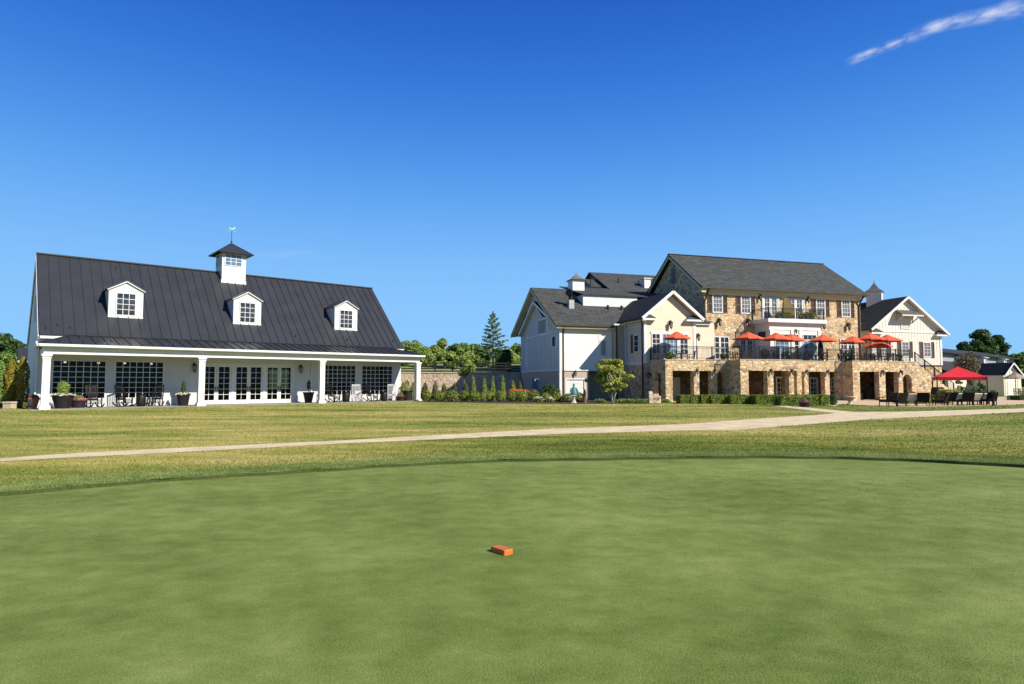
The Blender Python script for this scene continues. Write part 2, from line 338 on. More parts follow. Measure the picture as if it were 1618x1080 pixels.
# ------------------------------------------------------------------ foliage
def quads_mesh(name, ctr, nrm, size, asp=1.6, curl=0):
    """many leaf-sized diamonds as ONE mesh"""
    n = len(ctr); ctr = np.asarray(ctr, float); nrm = nrm / (np.linalg.norm(nrm, axis=1, keepdims=True) + 1e-9)
    t = RNG.normal(size=(n, 3)); t -= nrm * (t * nrm).sum(1, keepdims=True); t /= np.linalg.norm(t, axis=1, keepdims=True) + 1e-9
    w = np.cross(nrm, t); s = (np.broadcast_to(size, (n,)) * RNG.uniform(.7, 1.3, n))[:, None]
    v = np.stack([ctr - t*s*asp*.5, ctr + w*s*.5, ctr + t*s*asp*.5 + nrm*s*.15, ctr - w*s*.5], 1).reshape(-1, 3)
    me = bpy.data.meshes.new(name); me.vertices.add(4*n); me.vertices.foreach_set('co', v.ravel())
    me.loops.add(4*n); me.loops.foreach_set('vertex_index', np.arange(4*n, dtype=np.int32))
    me.polygons.add(n); me.polygons.foreach_set('loop_start', np.arange(0, 4*n, 4, dtype=np.int32))
    try: me.polygons.foreach_set('loop_total', np.full(n, 4, dtype=np.int32))
    except Exception: pass
    me.update(calc_edges=True); return me
def sph(n):
    d = RNG.normal(size=(n, 3)); return d / np.linalg.norm(d, axis=1, keepdims=True)
def leaves(name, ctr, nrm, size, mat, parent=None, loc=(0, 0, 0), asp=1.6):
    me = quads_mesh(name, ctr, nrm, size, asp); me.materials.append(mat); return link(name, me, parent, loc)
def clumps(blobs, n, inner=.55):
    """points spread over a set of ellipsoid clumps (centre, radii)"""
    P, N = [], []; vol = np.array([b[1][0]*b[1][2] for b in blobs]); k = np.maximum(4, (n * vol / vol.sum()).astype(int))
    for (c, r), m in zip(blobs, k):
        d = sph(m); q = d * (RNG.uniform(inner**3, 1, m)**(1/3))[:, None]
        P.append(np.array(c) + q * np.array(r)); N.append(d * .7 + RNG.normal(size=(m, 3)) * .55 + np.array([0, 0, .35]))
    return np.concatenate(P), np.concatenate(N)
def crown_blobs(h0, h1, rad, n, shape='round'):
    out = []
    for i in range(n):
        u = (i + .5) / n if shape != 'round' else random.random()
        z = h0 + (h1 - h0) * u
        if shape == 'round': pr = rad * math.sqrt(max(.05, 1 - (2*u - 1)**2))
        elif shape == 'cone': pr = rad * (1.02 - u)
        else: pr = rad * (.65 + .5 * math.sin(math.pi * min(1, u * 1.1)))
        a = random.uniform(0, 6.28) if shape == 'round' else i * 2.4
        rr = pr * (random.uniform(.35, .95) if shape == 'round' else random.uniform(.45, .8))
        b = rad * random.uniform(.26, .48) if shape == 'round' else max(.12 * rad, pr * random.uniform(.4, .6))
        out.append(((rr * math.cos(a), rr * math.sin(a), z), (b, b, b * random.uniform(.6, .85))))
    return out
def tree(name, loc, h, rad, label, cat='tree', mat=None, n=5200, leaf=.16, trunk_h=None, nb=34, shape='round', stems=1, tmat=None, group=None, trunk_r=None):
    root = thing(name, label, cat, loc, random.uniform(0, 6), group); th = trunk_h if trunk_h is not None else h * .25
    bl = crown_blobs(th, h - rad * .18, rad, nb, shape); P, N = clumps(bl, n)
    leaves('crown', P, N, leaf, mat or LEAF, root)
    g = G(); tr = trunk_r or h * .018
    for s in range(stems):
        a = s * 2.1; sx = (stems > 1) * .1; lean = .32 * (stems > 1)
        top = (lean * math.cos(a) * h * .4, lean * math.sin(a) * h * .4, h * .62)
        mid = (top[0]*.4 + .05*rad, top[1]*.4, h * .3)
        g.tube([(sx*math.cos(a), sx*math.sin(a), -.1), mid, top], [tr*1.15, tr*.85, tr*.3], 8)
        for k in range(5):
            b = bl[(k * 5 + s * 3) % len(bl)][0]; g.tube([mid, ((mid[0]+b[0])*.5, (mid[1]+b[1])*.5, (mid[2]+b[2])*.5 + .05*h), b], [tr*.5, tr*.35, tr*.12], 6)
    g.build('trunk', tmat or TRUNK, root, smooth=True)
    return root
def shrub_mesh(kind, w, d, h, n, leaf):
    if kind == 'cone':
        u = RNG.uniform(0, 1, n); u = 1 - np.sqrt(u) * .999; a = RNG.uniform(0, 6.283, n); r = w/2 * ((1 - u)**.62) * (1 - .25*(u < .08)) * RNG.uniform(.75, 1.06, n) + .015
        P = np.stack([r*np.cos(a), r*np.sin(a), .04 + u*h], 1); N = np.stack([np.cos(a), np.sin(a), np.full(n, .5)], 1) + RNG.normal(size=(n, 3))*.4
    elif kind == 'column':
        u = RNG.uniform(0, 1, n); a = RNG.uniform(0, 6.283, n); r = w/2 * np.minimum(1, (1.02 - u)*3.2)**.6 * (.88 + .12*np.sin(u*17 + a*3)) * RNG.uniform(.8, 1.05, n)
        P = np.stack([r*np.cos(a), r*np.sin(a), .03 + u*h], 1); N = np.stack([np.cos(a), np.sin(a), np.full(n, .3)], 1) + RNG.normal(size=(n, 3))*.45
    elif kind == 'ball':
        dd = sph(n); k = RNG.uniform(.8, 1.04, n)[:, None]; P = dd * k * np.array([w/2, d/2, h/2]); P *= (1 + .09*np.sin(dd[:, :1]*7 + dd[:, 2:3]*9)); P[:, 2] += h/2; N = dd + RNG.normal(size=(n, 3))*.45 + np.array([0, 0, .2])
    else:
        P = RNG.uniform(-1, 1, (n, 3)); ax = RNG.choice(3, n, p=[.15, .35, .5]); sg = np.sign(RNG.uniform(-1, 1, n)); sg[ax == 2] = 1
        P[np.arange(n), ax] = sg * RNG.uniform(.86, 1.03, n); N = np.zeros((n, 3)); N[np.arange(n), ax] = sg; N += RNG.normal(size=(n, 3))*.45
        q = 1 - .10*np.clip(np.abs(P[:, :1])**4 * np.clip(P[:, 2:], 0, 1)**4, 0, 1); P *= q
        P *= np.array([w/2, d/2, h/2]); P[:, 2] += h/2
    return quads_mesh('foliage', P, N, leaf, 1.5)
def shrub(name, kind, loc, w, d, h, mat, label, cat, n=1200, leaf=.07, rot=0, group=None, core=True):
    root = thing(name, label, cat, loc, rot, group)
    me = shrub_mesh(kind, w, d, h, n, leaf); me.materials.append(mat); link('foliage', me, root)
    g = G()
    if kind in ('cone', 'column'):
        g.tube([(0, 0, -.05), (0, 0, h*.5), (0, 0, h*.85)], [w*.2, w*.13, .01], 8)
    elif kind == 'ball': g.tube([(0, 0, -.03), (0, 0, h*.3), (0, 0, h*.6)], [w*.14, w*.1, w*.02], 8)
    else: g.box(-w*.42, w*.42, -d*.4, d*.4, -.02, h*.8)
    g.build('stem' if kind != 'box' else 'blocking_core', TRUNK if kind != 'box' else LEAF_D, root)  # box hedges get a solid dark core, added to block light through the leaves
    return root

# ------------------------------------------------------------------ setting: ground sheets
edge_px = [(-420, 800), (-200, 790), (0, 777), (100, 768.5), (267, 755), (400, 746.5), (540, 738.5), (740, 726.8), (907, 723.5), (1080, 721), (1213, 719.6), (1313, 720.8), (1412, 723.8), (1545, 729.7), (1618, 734), (1800, 744), (2000, 757)]
EDGE = [(-13, -9), (-17, -5), (-18, 0), (-15.5, 4.5)] + [gp(*p)[:2] for p in edge_px] + [(17, 7), (19.5, 2), (19, -4), (14, -9)]
def edge_r(th):
    ths = [math.atan2(x, y) for x, y in EDGE]; rs = [math.hypot(x, y) for x, y in EDGE]
    return np.interp(th, ths, rs)
# far ground under everything
g = G(); g.poly([(-3000, -800, -.09), (3000, -800, -.09), (3000, 4000, -.09), (-3000, 4000, -.09)])
struct(g.build('ground', LAWN))
g = G(); g.poly([(-26, -14, -.06), (26, -14, -.06), (26, 19, -.06), (-26, 19, -.06)])
struct(g.build('putting_green', GREEN))
# lawn: starts at the cut edge of the green, a few centimetres higher
th0, th1 = math.atan2(*EDGE[0]), math.atan2(*EDGE[-1]); NT = 900
ring = [0, .02, .5, 1.1, 1.8, 3, 5, 8, 16, 26, 40, 60, 90, 160, 400]
v = []; fa = []
for i in range(NT + 1):
    th = th0 + (th1 - th0) * i / NT; r0 = float(edge_r(th)) + .03*math.sin(i*.31) + .02*math.sin(i*.113)
    s, c = math.sin(th), math.cos(th); v.append((r0*s, r0*c, -.075))
    for k, dr in enumerate(ring): v.append(((r0 + dr)*s, (r0 + dr)*c, 0.0))
m_ = len(ring) + 1
for i in range(NT):
    for k in range(m_ - 1): fa.append((i*m_ + k, (i+1)*m_ + k, (i+1)*m_ + k + 1, i*m_ + k + 1))
g = G(); g.v = v; g.f = fa; lawn = g.build('lawn', LAWN); struct(lawn)
THATCH_SHADE = noise_mat('shaded_thatch', (.025, .04, .006), (.055, .08, .014), 20, .95)  # dark thatch of the cut edge, shade between blades mixed into its colour
lawn.data.materials.append(THATCH_SHADE); lawn.data.materials.append(COLLAR)
for p in lawn.data.polygons: k = p.index % (m_ - 1); p.material_index = 1 if k < 1 else 0
lu = [1, 1, 1, .95, .8, .45, .15] + [0]*30; at_l = lawn.data.attributes.new('lush', 'FLOAT', 'POINT'); at_l.data.foreach_set('value', [lu[i % m_] for i in range(len(lawn.data.vertices))])
if True: pass
lawn.data.update()

up_px = [(-260, 742), (0, 724.5), (90, 717.4), (267, 708.4), (540, 695.8), (707, 686.2), (874, 677.4), (1080, 670), (1180, 662.5), (1250, 658), (1296, 655), (1316, 653)]
br_px = [(1318, 652), (1296, 650), (1255, 645.2), (1222, 641.2), (1210, 639.6)]
br2_px = [(1222, 639.2), (1262, 642.6), (1310, 647), (1350, 650.6)]
hi_px = [(1412, 650.4), (1512, 648), (1618, 645), (1800, 641.5)]
lo_px = [(1800, 645.5), (1618, 650.8), (1512, 656), (1379, 662), (1279, 670), (1163, 679), (1080, 680), (874, 685.8), (707, 693.4), (540, 700.8), (267, 715.4), (90, 724), (0, 729.2), (-260, 750)]
PATHP = [gp(*p)[:2] for p in up_px + br_px + br2_px + hi_px + lo_px]
def sheet(name, pts, z, mat):
    g = G(); g.poly([(x, y, z) for x, y in pts]); o = g.build(name, mat); struct(o); return o
sheet('path', PATHP[::-1], .006, PATH)
PAT = [gp(*p)[:2] for p in [(1318, 641.5), (1330, 638), (1395, 641.5), (1460, 642.5), (1560, 640.5), (1618, 638.5), (1760, 635.5)]]
PAT += [(70, 62), (62, 72), MF.w(30, 4.4)[:2], MF.w(-.05, 3.4)[:2], MF.w(.3, .3)[:2], MF.w(5.6, .3)[:2], MF.w(5.6, -1.9)[:2], MF.w(11.5, -2.1)[:2]]
sheet('patio', PAT, .005, PATIO)
BED = [gp(*p)[:2] for p in [(664, 634.6), (800, 637.2), (900, 638.0), (985, 638.2), (1046, 637.8)]] + [MF.w(-.3, 2)[:2], MF.w(-.5, 6.2)[:2], MF.w(-6.2, 6.4)[:2], (-1.6, 71), (-14, 71), (-9.5, 56)]
sheet('planting_bed', BED, .008, MULCH)

# lawn blades: stuff nobody could count (short tufts, denser close to the green)
def inside(P, poly):
    x, y = P[:, 0], P[:, 1]; c = np.zeros(len(P), bool); j = len(poly) - 1
    for i in range(len(poly)):
        xi, yi = poly[i]; xj, yj = poly[j]
        k = ((yi > y) != (yj > y)) & (x < (xj - xi) * (y - yi) / (yj - yi + 1e-12) + xi); c ^= k; j = i
    return c
def tufts(name, P, h, w, mat, z=0.0):
    n = len(P); a = RNG.uniform(0, 6.283, n); ww = (w * RNG.uniform(.6, 1.4, n))[:, None]; hh = h * RNG.uniform(.5, 1.3, n)
    dx = np.stack([np.cos(a), np.sin(a), np.zeros(n)], 1) * ww / 2
    b = np.concatenate([P, np.full((n, 1), z - .003)], 1); tip = b.copy(); tip[:, :2] += RNG.normal(size=(n, 2)) * (hh * .45)[:, None]; tip[:, 2] += hh
    v = np.stack([b - dx, b + dx, tip], 1).reshape(-1, 3)
    me = bpy.data.meshes.new(name); me.vertices.add(3*n); me.vertices.foreach_set('co', v.ravel()); me.loops.add(3*n); me.loops.foreach_set('vertex_index', np.arange(3*n, dtype=np.int32))
    me.polygons.add(n); me.polygons.foreach_set('loop_start', np.arange(0, 3*n, 3, dtype=np.int32))
    try: me.polygons.foreach_set('loop_total', np.full(n, 3, dtype=np.int32))
    except Exception: pass
    me.update(calc_edges=True); me.materials.append(mat); o = link(name, me); o['kind'] = 'stuff'; return o
n = 180000; th = RNG.uniform(R(-58), R(58), n); dr = np.exp(RNG.uniform(math.log(.9), math.log(42), n)); rr = edge_r(th) + dr
P = np.stack([rr*np.sin(th), rr*np.cos(th)], 1); keep = ~inside(P, PATHP) & ~inside(P, PAT) & ~inside(P, BED)
pu = (P[:, 0] - PF.o[0])*PF.u[0] + (P[:, 1] - PF.o[1])*PF.u[1]; pv = -(P[:, 0] - PF.o[0])*PF.u[1] + (P[:, 1] - PF.o[1])*PF.u[0]
keep &= ~((pv > -.9) & (pu > -1.2) & (pu < 27))
P = P[keep]; rr = rr[keep]; tufts('lawn_grass', P, .014 + .0009*rr, .008 + .0010*rr, BLADE_L)
n = 110000; th = RNG.uniform(R(-58), R(58), n); rr = edge_r(th) + .012 + RNG.exponential(.6, n)
P = np.stack([rr*np.sin(th), rr*np.cos(th)], 1); P = P[~inside(P, PATHP)]; tufts('fringe_grass', P, .036, .012, BLADE_R)
n = 130000; rr = np.exp(RNG.uniform(math.log(2.9), math.log(13), n)); th = RNG.uniform(R(-46), R(46), n); ok = rr < edge_r(th) - .02
P = np.stack([rr*np.sin(th), rr*np.cos(th)], 1)[ok]; tufts('green_grass', P, (.0045 + .0006*rr[ok]), (.0022 + .0009*rr[ok]), BLADE_G, -.06)

# raised ground behind the garden wall
g = G(); g.prism_x([(71.5, -.05), (71.5, 2.5), (85, 4.1), (100, 5.2), (150, 6.2), (400, 6.2), (400, -.05)], -70, 1.5)
struct(g.build('raised_lawn', COLLAR))

# ------------------------------------------------------------------ sky and sun
SUN_EL = R(35.5); SX, SY = .834, -.552
W = bpy.data.worlds.new('World'); SC.world = W; W.use_nodes = True
ns = W.node_tree.nodes; L = W.node_tree.links; bg = ns['Background']
sky = nd(ns, 'ShaderNodeTexSky', sky_type='NISHITA', sun_disc=False, sun_elevation=SUN_EL, sun_rotation=math.atan2(SX, SY), altitude=0, air_density=1.0, dust_density=0.0, ozone_density=3.0)
tcs = nd(ns, 'ShaderNodeTexCoord'); sv = nd(ns, 'ShaderNodeSeparateXYZ'); L.new(tcs.outputs['Generated'], sv.inputs[0])
def wm(op, a, b=None, c=None):
    q = nd(ns, 'ShaderNodeMath', operation=op)
    for i, x in enumerate((a, b, c)):
        if x is None: continue
        if isinstance(x, (int, float)): q.inputs[i].default_value = x
        else: L.new(x, q.inputs[i])
    return q.outputs[0]
# the sky is read along one azimuth, so that it is as even from side to side as a clear morning sky, and graded to a deep clean blue
hv = nd(ns, 'ShaderNodeCombineXYZ'); L.new(wm('SQRT', wm('ADD', wm('MULTIPLY', sv.outputs[0], sv.outputs[0]), wm('MULTIPLY', sv.outputs[1], sv.outputs[1]))), hv.inputs[1]); L.new(wm('ABSOLUTE', sv.outputs[2]), hv.inputs[2]); L.new(hv.outputs[0], sky.inputs[0])
sc_ = nd(ns, 'ShaderNodeSeparateColor'); L.new(sky.outputs[0], sc_.inputs[0]); cc_ = nd(ns, 'ShaderNodeCombineColor')
for i, (p, mm, k) in enumerate(((3.5, .27, 120.0), (3.0, .60, 43.1), (3.5, 1.0, 88.9))):
    x = wm('MULTIPLY', wm('POWER', wm('MULTIPLY', sc_.outputs[i], .1), p), k); L.new(wm('MULTIPLY', wm('DIVIDE', x, wm('ADD', wm('DIVIDE', x, mm), 1.0)), 10.0), cc_.inputs[i])
# two thin streaks of cirrus, fixed to the sky
tc = nd(ns, 'ShaderNodeTexCoord')
def streak(prev, c, ax, half_l, half_w, amt, sc, ph):
    """soft streak on the sky sphere around direction c along ax"""
    c = Vector(c).normalized(); ax = Vector(ax); ax = (ax - c * ax.dot(c)).normalized(); bx = c.cross(ax)
    def dot(vv):
        q = nd(ns, 'ShaderNodeVectorMath', operation='DOT_PRODUCT'); L.new(tc.outputs['Generated'], q.inputs[0]); q.inputs[1].default_value = vv; return q.outputs['Value']
    cb = nd(ns, 'ShaderNodeCombineXYZ'); L.new(dot(ax), cb.inputs[0]); L.new(dot(bx), cb.inputs[1]); cb.inputs[2].default_value = ph
    wn = nd(ns, 'ShaderNodeTexNoise', i_Scale=9, i_Detail=2); L.new(cb.outputs[0], wn.inputs[0])
    of = nd(ns, 'ShaderNodeMath', operation='MULTIPLY_ADD'); L.new(wn.outputs['Fac'], of.inputs[0]); of.inputs[1].default_value = half_w*2.2; 
    y0 = nd(ns, 'ShaderNodeMath', operation='SUBTRACT'); L.new(dot(bx), y0.inputs[0]); y0.inputs[1].default_value = half_w*1.1; L.new(y0.outputs[0], of.inputs[2])
    ya = nd(ns, 'ShaderNodeMath', operation='ABSOLUTE'); L.new(of.outputs[0], ya.inputs[0])
    my = nd(ns, 'ShaderNodeMapRange', i_1=0.0, i_2=half_w, i_3=1.0, i_4=0.0, interpolation_type='SMOOTHSTEP'); L.new(ya.outputs[0], my.inputs[0])
    xa = nd(ns, 'ShaderNodeMath', operation='ABSOLUTE'); L.new(dot(ax), xa.inputs[0])
    mx = nd(ns, 'ShaderNodeMapRange', i_1=half_l*.5, i_2=half_l, i_3=1.0, i_4=0.0, interpolation_type='SMOOTHSTEP'); L.new(xa.outputs[0], mx.inputs[0])
    mp = nd(ns, 'ShaderNodeMapping'); mp.inputs['Scale'].default_value = (sc, sc*2.4, 1); L.new(cb.outputs[0], mp.inputs[0])
    n1 = nd(ns, 'ShaderNodeTexNoise', i_Scale=1.0, i_Detail=4, i_Roughness=.5); L.new(mp.outputs[0], n1.inputs[0])
    mn = nd(ns, 'ShaderNodeMapRange', i_1=.30, i_2=.86); L.new(n1.outputs['Fac'], mn.inputs[0])
    a = nd(ns, 'ShaderNodeMath', operation='MULTIPLY'); L.new(my.outputs[0], a.inputs[0]); L.new(mx.outputs[0], a.inputs[1])
    b = nd(ns, 'ShaderNodeMath', operation='MULTIPLY'); L.new(a.outputs[0], b.inputs[0]); L.new(mn.outputs[0], b.inputs[1])
    fr = nd(ns, 'ShaderNodeVectorMath', operation='DOT_PRODUCT'); L.new(tc.outputs['Generated'], fr.inputs[0]); fr.inputs[1].default_value = c
    gt = nd(ns, 'ShaderNodeMath', operation='GREATER_THAN'); L.new(fr.outputs['Value'], gt.inputs[0]); gt.inputs[1].default_value = .3
    b2 = nd(ns, 'ShaderNodeMath', operation='MULTIPLY'); L.new(b.outputs[0], b2.inputs[0]); L.new(gt.outputs[0], b2.inputs[1])
    d = nd(ns, 'ShaderNodeMath', operation='MULTIPLY'); L.new(b2.outputs[0], d.inputs[0]); d.inputs[1].default_value = amt
    m = nd(ns, 'ShaderNodeMixRGB'); L.new(d.outputs[0], m.inputs[0]); L.new(prev, m.inputs[1]); m.inputs[2].default_value = (8.6, 9.0, 9.6, 1); return m.outputs[0]
def skydir(px, py):
    cp, sp = math.cos(PITCH), math.sin(PITCH); a = (px - 809)/F_PX; b = (540 - py)/F_PX; return Vector((a, cp - b*sp, sp + b*cp)).normalized()
o = streak(cc_.outputs[0], skydir(1395, 75), skydir(1450, 55) - skydir(1340, 97), .046, .0075, .85, 60, 1.3)
o = streak(o, skydir(1525, 32), skydir(1600, 10) - skydir(1450, 60), .062, .012, .9, 50, 4.1)
o = streak(o, skydir(1600, 18), skydir(1618, 15) - skydir(1560, 25), .04, .012, .6, 60, 6.1)
o = streak(o, skydir(440, 403), skydir(500, 392) - skydir(400, 408), .06, .010, .12, 40, 8.3)
L.new(o, bg.inputs['Color']); bg.inputs['Strength'].default_value = .064
sd = bpy.data.lights.new('sun', 'SUN'); sd.energy = 5.0; sd.angle = R(.53); sd.color = (1, .92, .79)
so = bpy.data.objects.new('sun', sd); COL.objects.link(so); so.location = (60, -40, 60)
so.rotation_euler = Vector((-SX*math.cos(SUN_EL), -SY*math.cos(SUN_EL), -math.sin(SUN_EL))).to_track_quat('-Z', 'Y').to_euler()
SC.view_settings.view_transform = 'Standard'; SC.view_settings.look = 'None'; SC.view_settings.exposure = 0.68; SC.view_settings.gamma = 1.0
SC.render.engine = 'CYCLES'; SC.cycles.use_denoising = True; SC.cycles.max_bounces = 6; SC.cycles.transparent_max_bounces = 12

# ------------------------------------------------------------------ windows, doors
_wc = {}
def sash(name, parent, x, y, z, w, h, nx, nz, rot=0, fw=.08, fb=None, mw=.03, mat=None, glass=None, out=.05, back=.05, label=None, pane=True, pname='pane'):
    """a framed and barred light; origin at its bottom centre on the wall face, looking along local -y"""
    key = (round(w, 3), round(h, 3), nx, nz, fw, fb, mw, out, back, mat, glass)
    if key not in _wc:
        fb2 = fb or fw; g = G(); a = w/2
        g.box(-a, -a + fw, -out, back, 0, h); g.box(a - fw, a, -out, back, 0, h); g.box(-a + fw, a - fw, -out, back, 0, fb2); g.box(-a + fw, a - fw, -out, back, h - fw, h)
        yb = min(-.012, -out*.4) if back <= 0 else -out*.4
        for i in range(1, nx):
            q = -a + fw + (w - 2*fw)*i/nx; g.box(q - mw/2, q + mw/2, yb - .012, yb + .008, fb2, h - fw)
        for i in range(1, nz):
            q = fb2 + (h - fw - fb2)*i/nz; g.box(-a + fw, a - fw, yb - .016, yb + .006, q - mw/2, q + mw/2)
        me = bpy.data.meshes.new(name); me.from_pydata(g.v, [], g.f); me.materials.append(mat or TRIM)
        p = G(); yp = yb + .009 if back > 0 else -.006; p.box(-a + fw, a - fw, yp, yp + .005, fb2, h - fw)
        pm = bpy.data.meshes.new('pane'); pm.from_pydata(p.v, [], p.f); pm.materials.append(glass or PANE); _wc[key] = (me, pm)
    me, pm = _wc[key]; o = link(name, me, parent, (x, y, z), rot, label)
    if pane: link(pname, pm, o)
    return o
def lantern(parent, x, y, z, rot=0, s=1.0, name='wall_lantern'):
    g = G(); g.box(-.06*s, .06*s, -.03*s, 0, -.12*s, .16*s); g.bar((0, -.02*s, .12*s), (0, -.22*s, .2*s), .03*s); g.bar((0, -.2*s, .2*s), (0, -.2*s, .1*s), .025*s)
    g.lathe([(.02*s, .12*s), (.14*s, .03*s), (.12*s, .0)], (0, -.2*s, 0), 6)
    for k in range(6):
        a = k*math.pi/3; g.bar((.105*s*math.cos(a), -.2*s + .105*s*math.sin(a), 0), (.075*s*math.cos(a), -.2*s + .075*s*math.sin(a), -.3*s), .022*s)
    g.lathe([(.08*s, -.3*s), (.05*s, -.36*s), (.01, -.42*s)], (0, -.2*s, 0), 6)
    o = g.build(name, DARK, parent, (x, y, z), rot)
    h = G(); h.lathe([(.065*s, -.29*s), (.09*s, -.01*s)], (0, -.2*s, 0), 6); h.build('lamp_glass', FROST, o)
    return o
def downspout(parent, pts, mat=IRON, w=.09):
    g = G()
    for a, b in zip(pts[:-1], pts[1:]): g.bar(a, b, w, w)
    return g.build('downspout', mat, parent)

# ------------------------------------------------------------------ white pavilion (left)
pav = thing('pavilion', 'long white pavilion with dark standing seam metal roof and front porch', 'building', PF.w(0, 0), PF.rot)
EZ, ED, RZ, RD, SL = 4.53, 2.6, 10.42, 8.63, .977
X0, X1, Y0, Y1 = -.23, 25.16, 3.0, 14.26
wins = [(.49, 3.36), (3.83, 6.70), (18.05, 20.92), (21.42, 24.34)]; ZW0, ZW1 = .5, 2.97
holes = [(a, b, ZW0, ZW1) for a, b in wins] + [(9.1, 15.63, -.05, 2.9)]
rear = [(27.2, 29.0)]
g = G(); g.wall('x', X0, X1, -.05, 4.5, Y0, Y0 + .25, holes)
rh = [(17.6, 19.6, .9, 2.8), (21.0, 22.9, .9, 2.8)]
g.wall('x', X0, X1, -.05, 4.5, Y1 - .25, Y1, rh)
for xa, xb in ((X0, X0 + .25), (X1 - .25, X1)):
    g.wall('y', Y0 + .25, Y1 - .25, -.05, 4.5, xa, xb, [(11.2, 13.2, .9, 2.8)] if xa > 5 else [(6.5, 8.0, 5.5, 6.0)])
    zt = lambda y: EZ + (min(y, 2*RD - y) - ED)*SL - .25
    g.prism_x([(Y0, 4.5), (Y1, 4.5), (Y1, zt(Y1)), (RD, RZ - .25), (Y0, zt(Y0))], xa, xb)
g.build('wall', WHITE, pav)
g = G(); g.box(X0 + .25, X1 - .25, Y0 + .25, Y1 - .25, -.04, .03); g.build('floor', noise_mat('timber_floor', (.10, .06, .035), (.16, .10, .06), 3, .35), pav)
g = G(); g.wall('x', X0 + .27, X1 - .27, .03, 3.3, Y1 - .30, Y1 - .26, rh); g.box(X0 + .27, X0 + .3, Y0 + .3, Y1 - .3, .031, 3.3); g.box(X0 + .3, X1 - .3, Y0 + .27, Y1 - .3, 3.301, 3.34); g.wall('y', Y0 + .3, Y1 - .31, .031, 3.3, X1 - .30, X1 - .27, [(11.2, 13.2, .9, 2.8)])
g.build('darkening_lining', noise_mat('lining_shade', (.045, .03, .02), (.075, .05, .035), 2, .6), pav)  # thin dark lining added so the room reads shaded through the glass
for a, b in [(h[0], h[1]) for h in rh]: sash('window', pav, (a+b)/2, Y1, .9, b - a, 1.9, 4, 5, R(180), .06, glass=PANE_T)
sash('window', pav, X1, 12.2, .9, 2.0, 1.9, 4, 5, R(90), .06, glass=PANE_T)
for a, b in wins: sash('window', pav, (a+b)/2, Y0 + .03, ZW0, b - a, ZW1 - ZW0, 7, 7, 0, .06, mw=.038, out=.06, glass=PANE_T)
leafs = [(9.11, 10.1), (10.12, 11.12), (11.34, 12.35), (12.36, 13.37), (13.6, 14.6), (14.62, 15.62)]
for a, b in leafs:
    o = sash('door', pav, (a+b)/2, Y0 + .08, .03, b - a, 2.78, 2, 6, 0, .13, .26, .03, glass=PANE_T)
    gg = G(); sx = (b - a)/2 - .07 if leafs.index((a, b)) % 2 == 0 else -(b - a)/2 + .07
    gg.box(sx - .018, sx + .018, -.12, -.05, .9, 1.25); gg.build('door_handle', DARK, o)
g = G()
for a, b in ((11.125, 11.335), (13.375, 13.595)): g.box(a, b, Y0 - .02, Y0 + .2, 0, 2.82)
g.box(9.0, 9.108, Y0 - .03, Y0 + .2, 0, 2.95); g.box(15.622, 15.73, Y0 - .03, Y0 + .2, 0, 2.95); g.box(9.108, 15.622, Y0 - .026, Y0 + .2, 2.815, 2.95)
g.box(9.0, 15.73, Y0 - .05, Y0 - .001, -.01, .028)
g.build('door_frame', TRIM, pav)
# main roof
TL, TR = -.28, 25.2
g = G(); th = .12
g.slab([(TL, ED, EZ), (TR, ED, EZ), (TR, RD, RZ), (TL, RD, RZ)], th); g.slab([(TR, 2*RD - ED, EZ), (TL, 2*RD - ED, EZ), (TL, RD, RZ), (TR, RD, RZ)], th)
nrm = Vector((0, -SL, 1)).normalized()
k = 0
while TL + .08 + k*.61 < TR:
    x = TL + .04 + k*.61; k += 1
    g.bar((x, ED, EZ + .03), (x, RD, RZ + .03), .035, .06, nrm); g.bar((x, 2*RD - ED, EZ + .03), (x, RD, RZ + .03), .035, .06, (0, SL, 1))
g.bar((TL - .02, RD, RZ + .05), (TR + .02, RD, RZ + .05), .3, .07)
g.build('roof', METAL_ROOF, pav)
g = G()   # rake and eave boards
for x in (TL - .015, TR + .015):
    g.bar((x, ED + .05, EZ - .24), (x, RD, RZ - .29), .05, .26, nrm); g.bar((x, 2*RD - ED - .05, EZ - .24), (x, RD, RZ - .29), .05, .26, (0, SL, 1))
g.box(TL + .008, X0 - .003, ED + .1, Y0 + .6, EZ - .3, EZ - .262)
g.box(TL + .06, TR - .06, ED - .03, ED + .2, EZ - .26, EZ - .10); g.box(TL + .06, TR - .06, 2*RD - ED - .2, 2*RD - ED + .03, EZ - .26, EZ - .03)
g.build('eave_board', TRIM, pav)
# porch roof with hipped ends
PZ0, PZ1, PD, PT = 3.82, 4.56, -.5, 3.0
pl, pr, hl, hr = -.42, 25.36, 1.5, 23.5
g = G(); g.slab([(pl, PD, PZ0), (pr, PD, PZ0), (hr, PT, PZ1), (hl, PT, PZ1)], .08)
g.slab([(pl, PT, PZ0 + .02), (pl, PD, PZ0), (hl, PT, PZ1 - .005)], .08); g.slab([(pr, PD, PZ0), (pr, PT, PZ0 + .02), (hr, PT, PZ1 - .005)], .08)
k = 0
while pl + .35 + k*.61 < pr - .1:
    x = pl + .35 + k*.61; k += 1; y1 = PT
    if x < hl: y1 = PD + (PT - PD)*(x - pl)/(hl - pl)
    if x > hr: y1 = PD + (PT - PD)*(pr - x)/(pr - hr)
    zz = PZ0 + (PZ1 - PZ0)*(y1 - PD)/(PT - PD); g.bar((x, PD, PZ0 + .025), (x, y1, zz + .025), .035, .055, (0, -.2, 1))
g.bar((pl, PD, PZ0 + .03), (hl, PT, PZ1 + .03), .09, .05); g.bar((pr, PD, PZ0 + .03), (hr, PT, PZ1 + .03), .09, .05)
g.box(hl, hr, PT - .08, PT - .03, PZ1 - .02, PZ1 + .09)
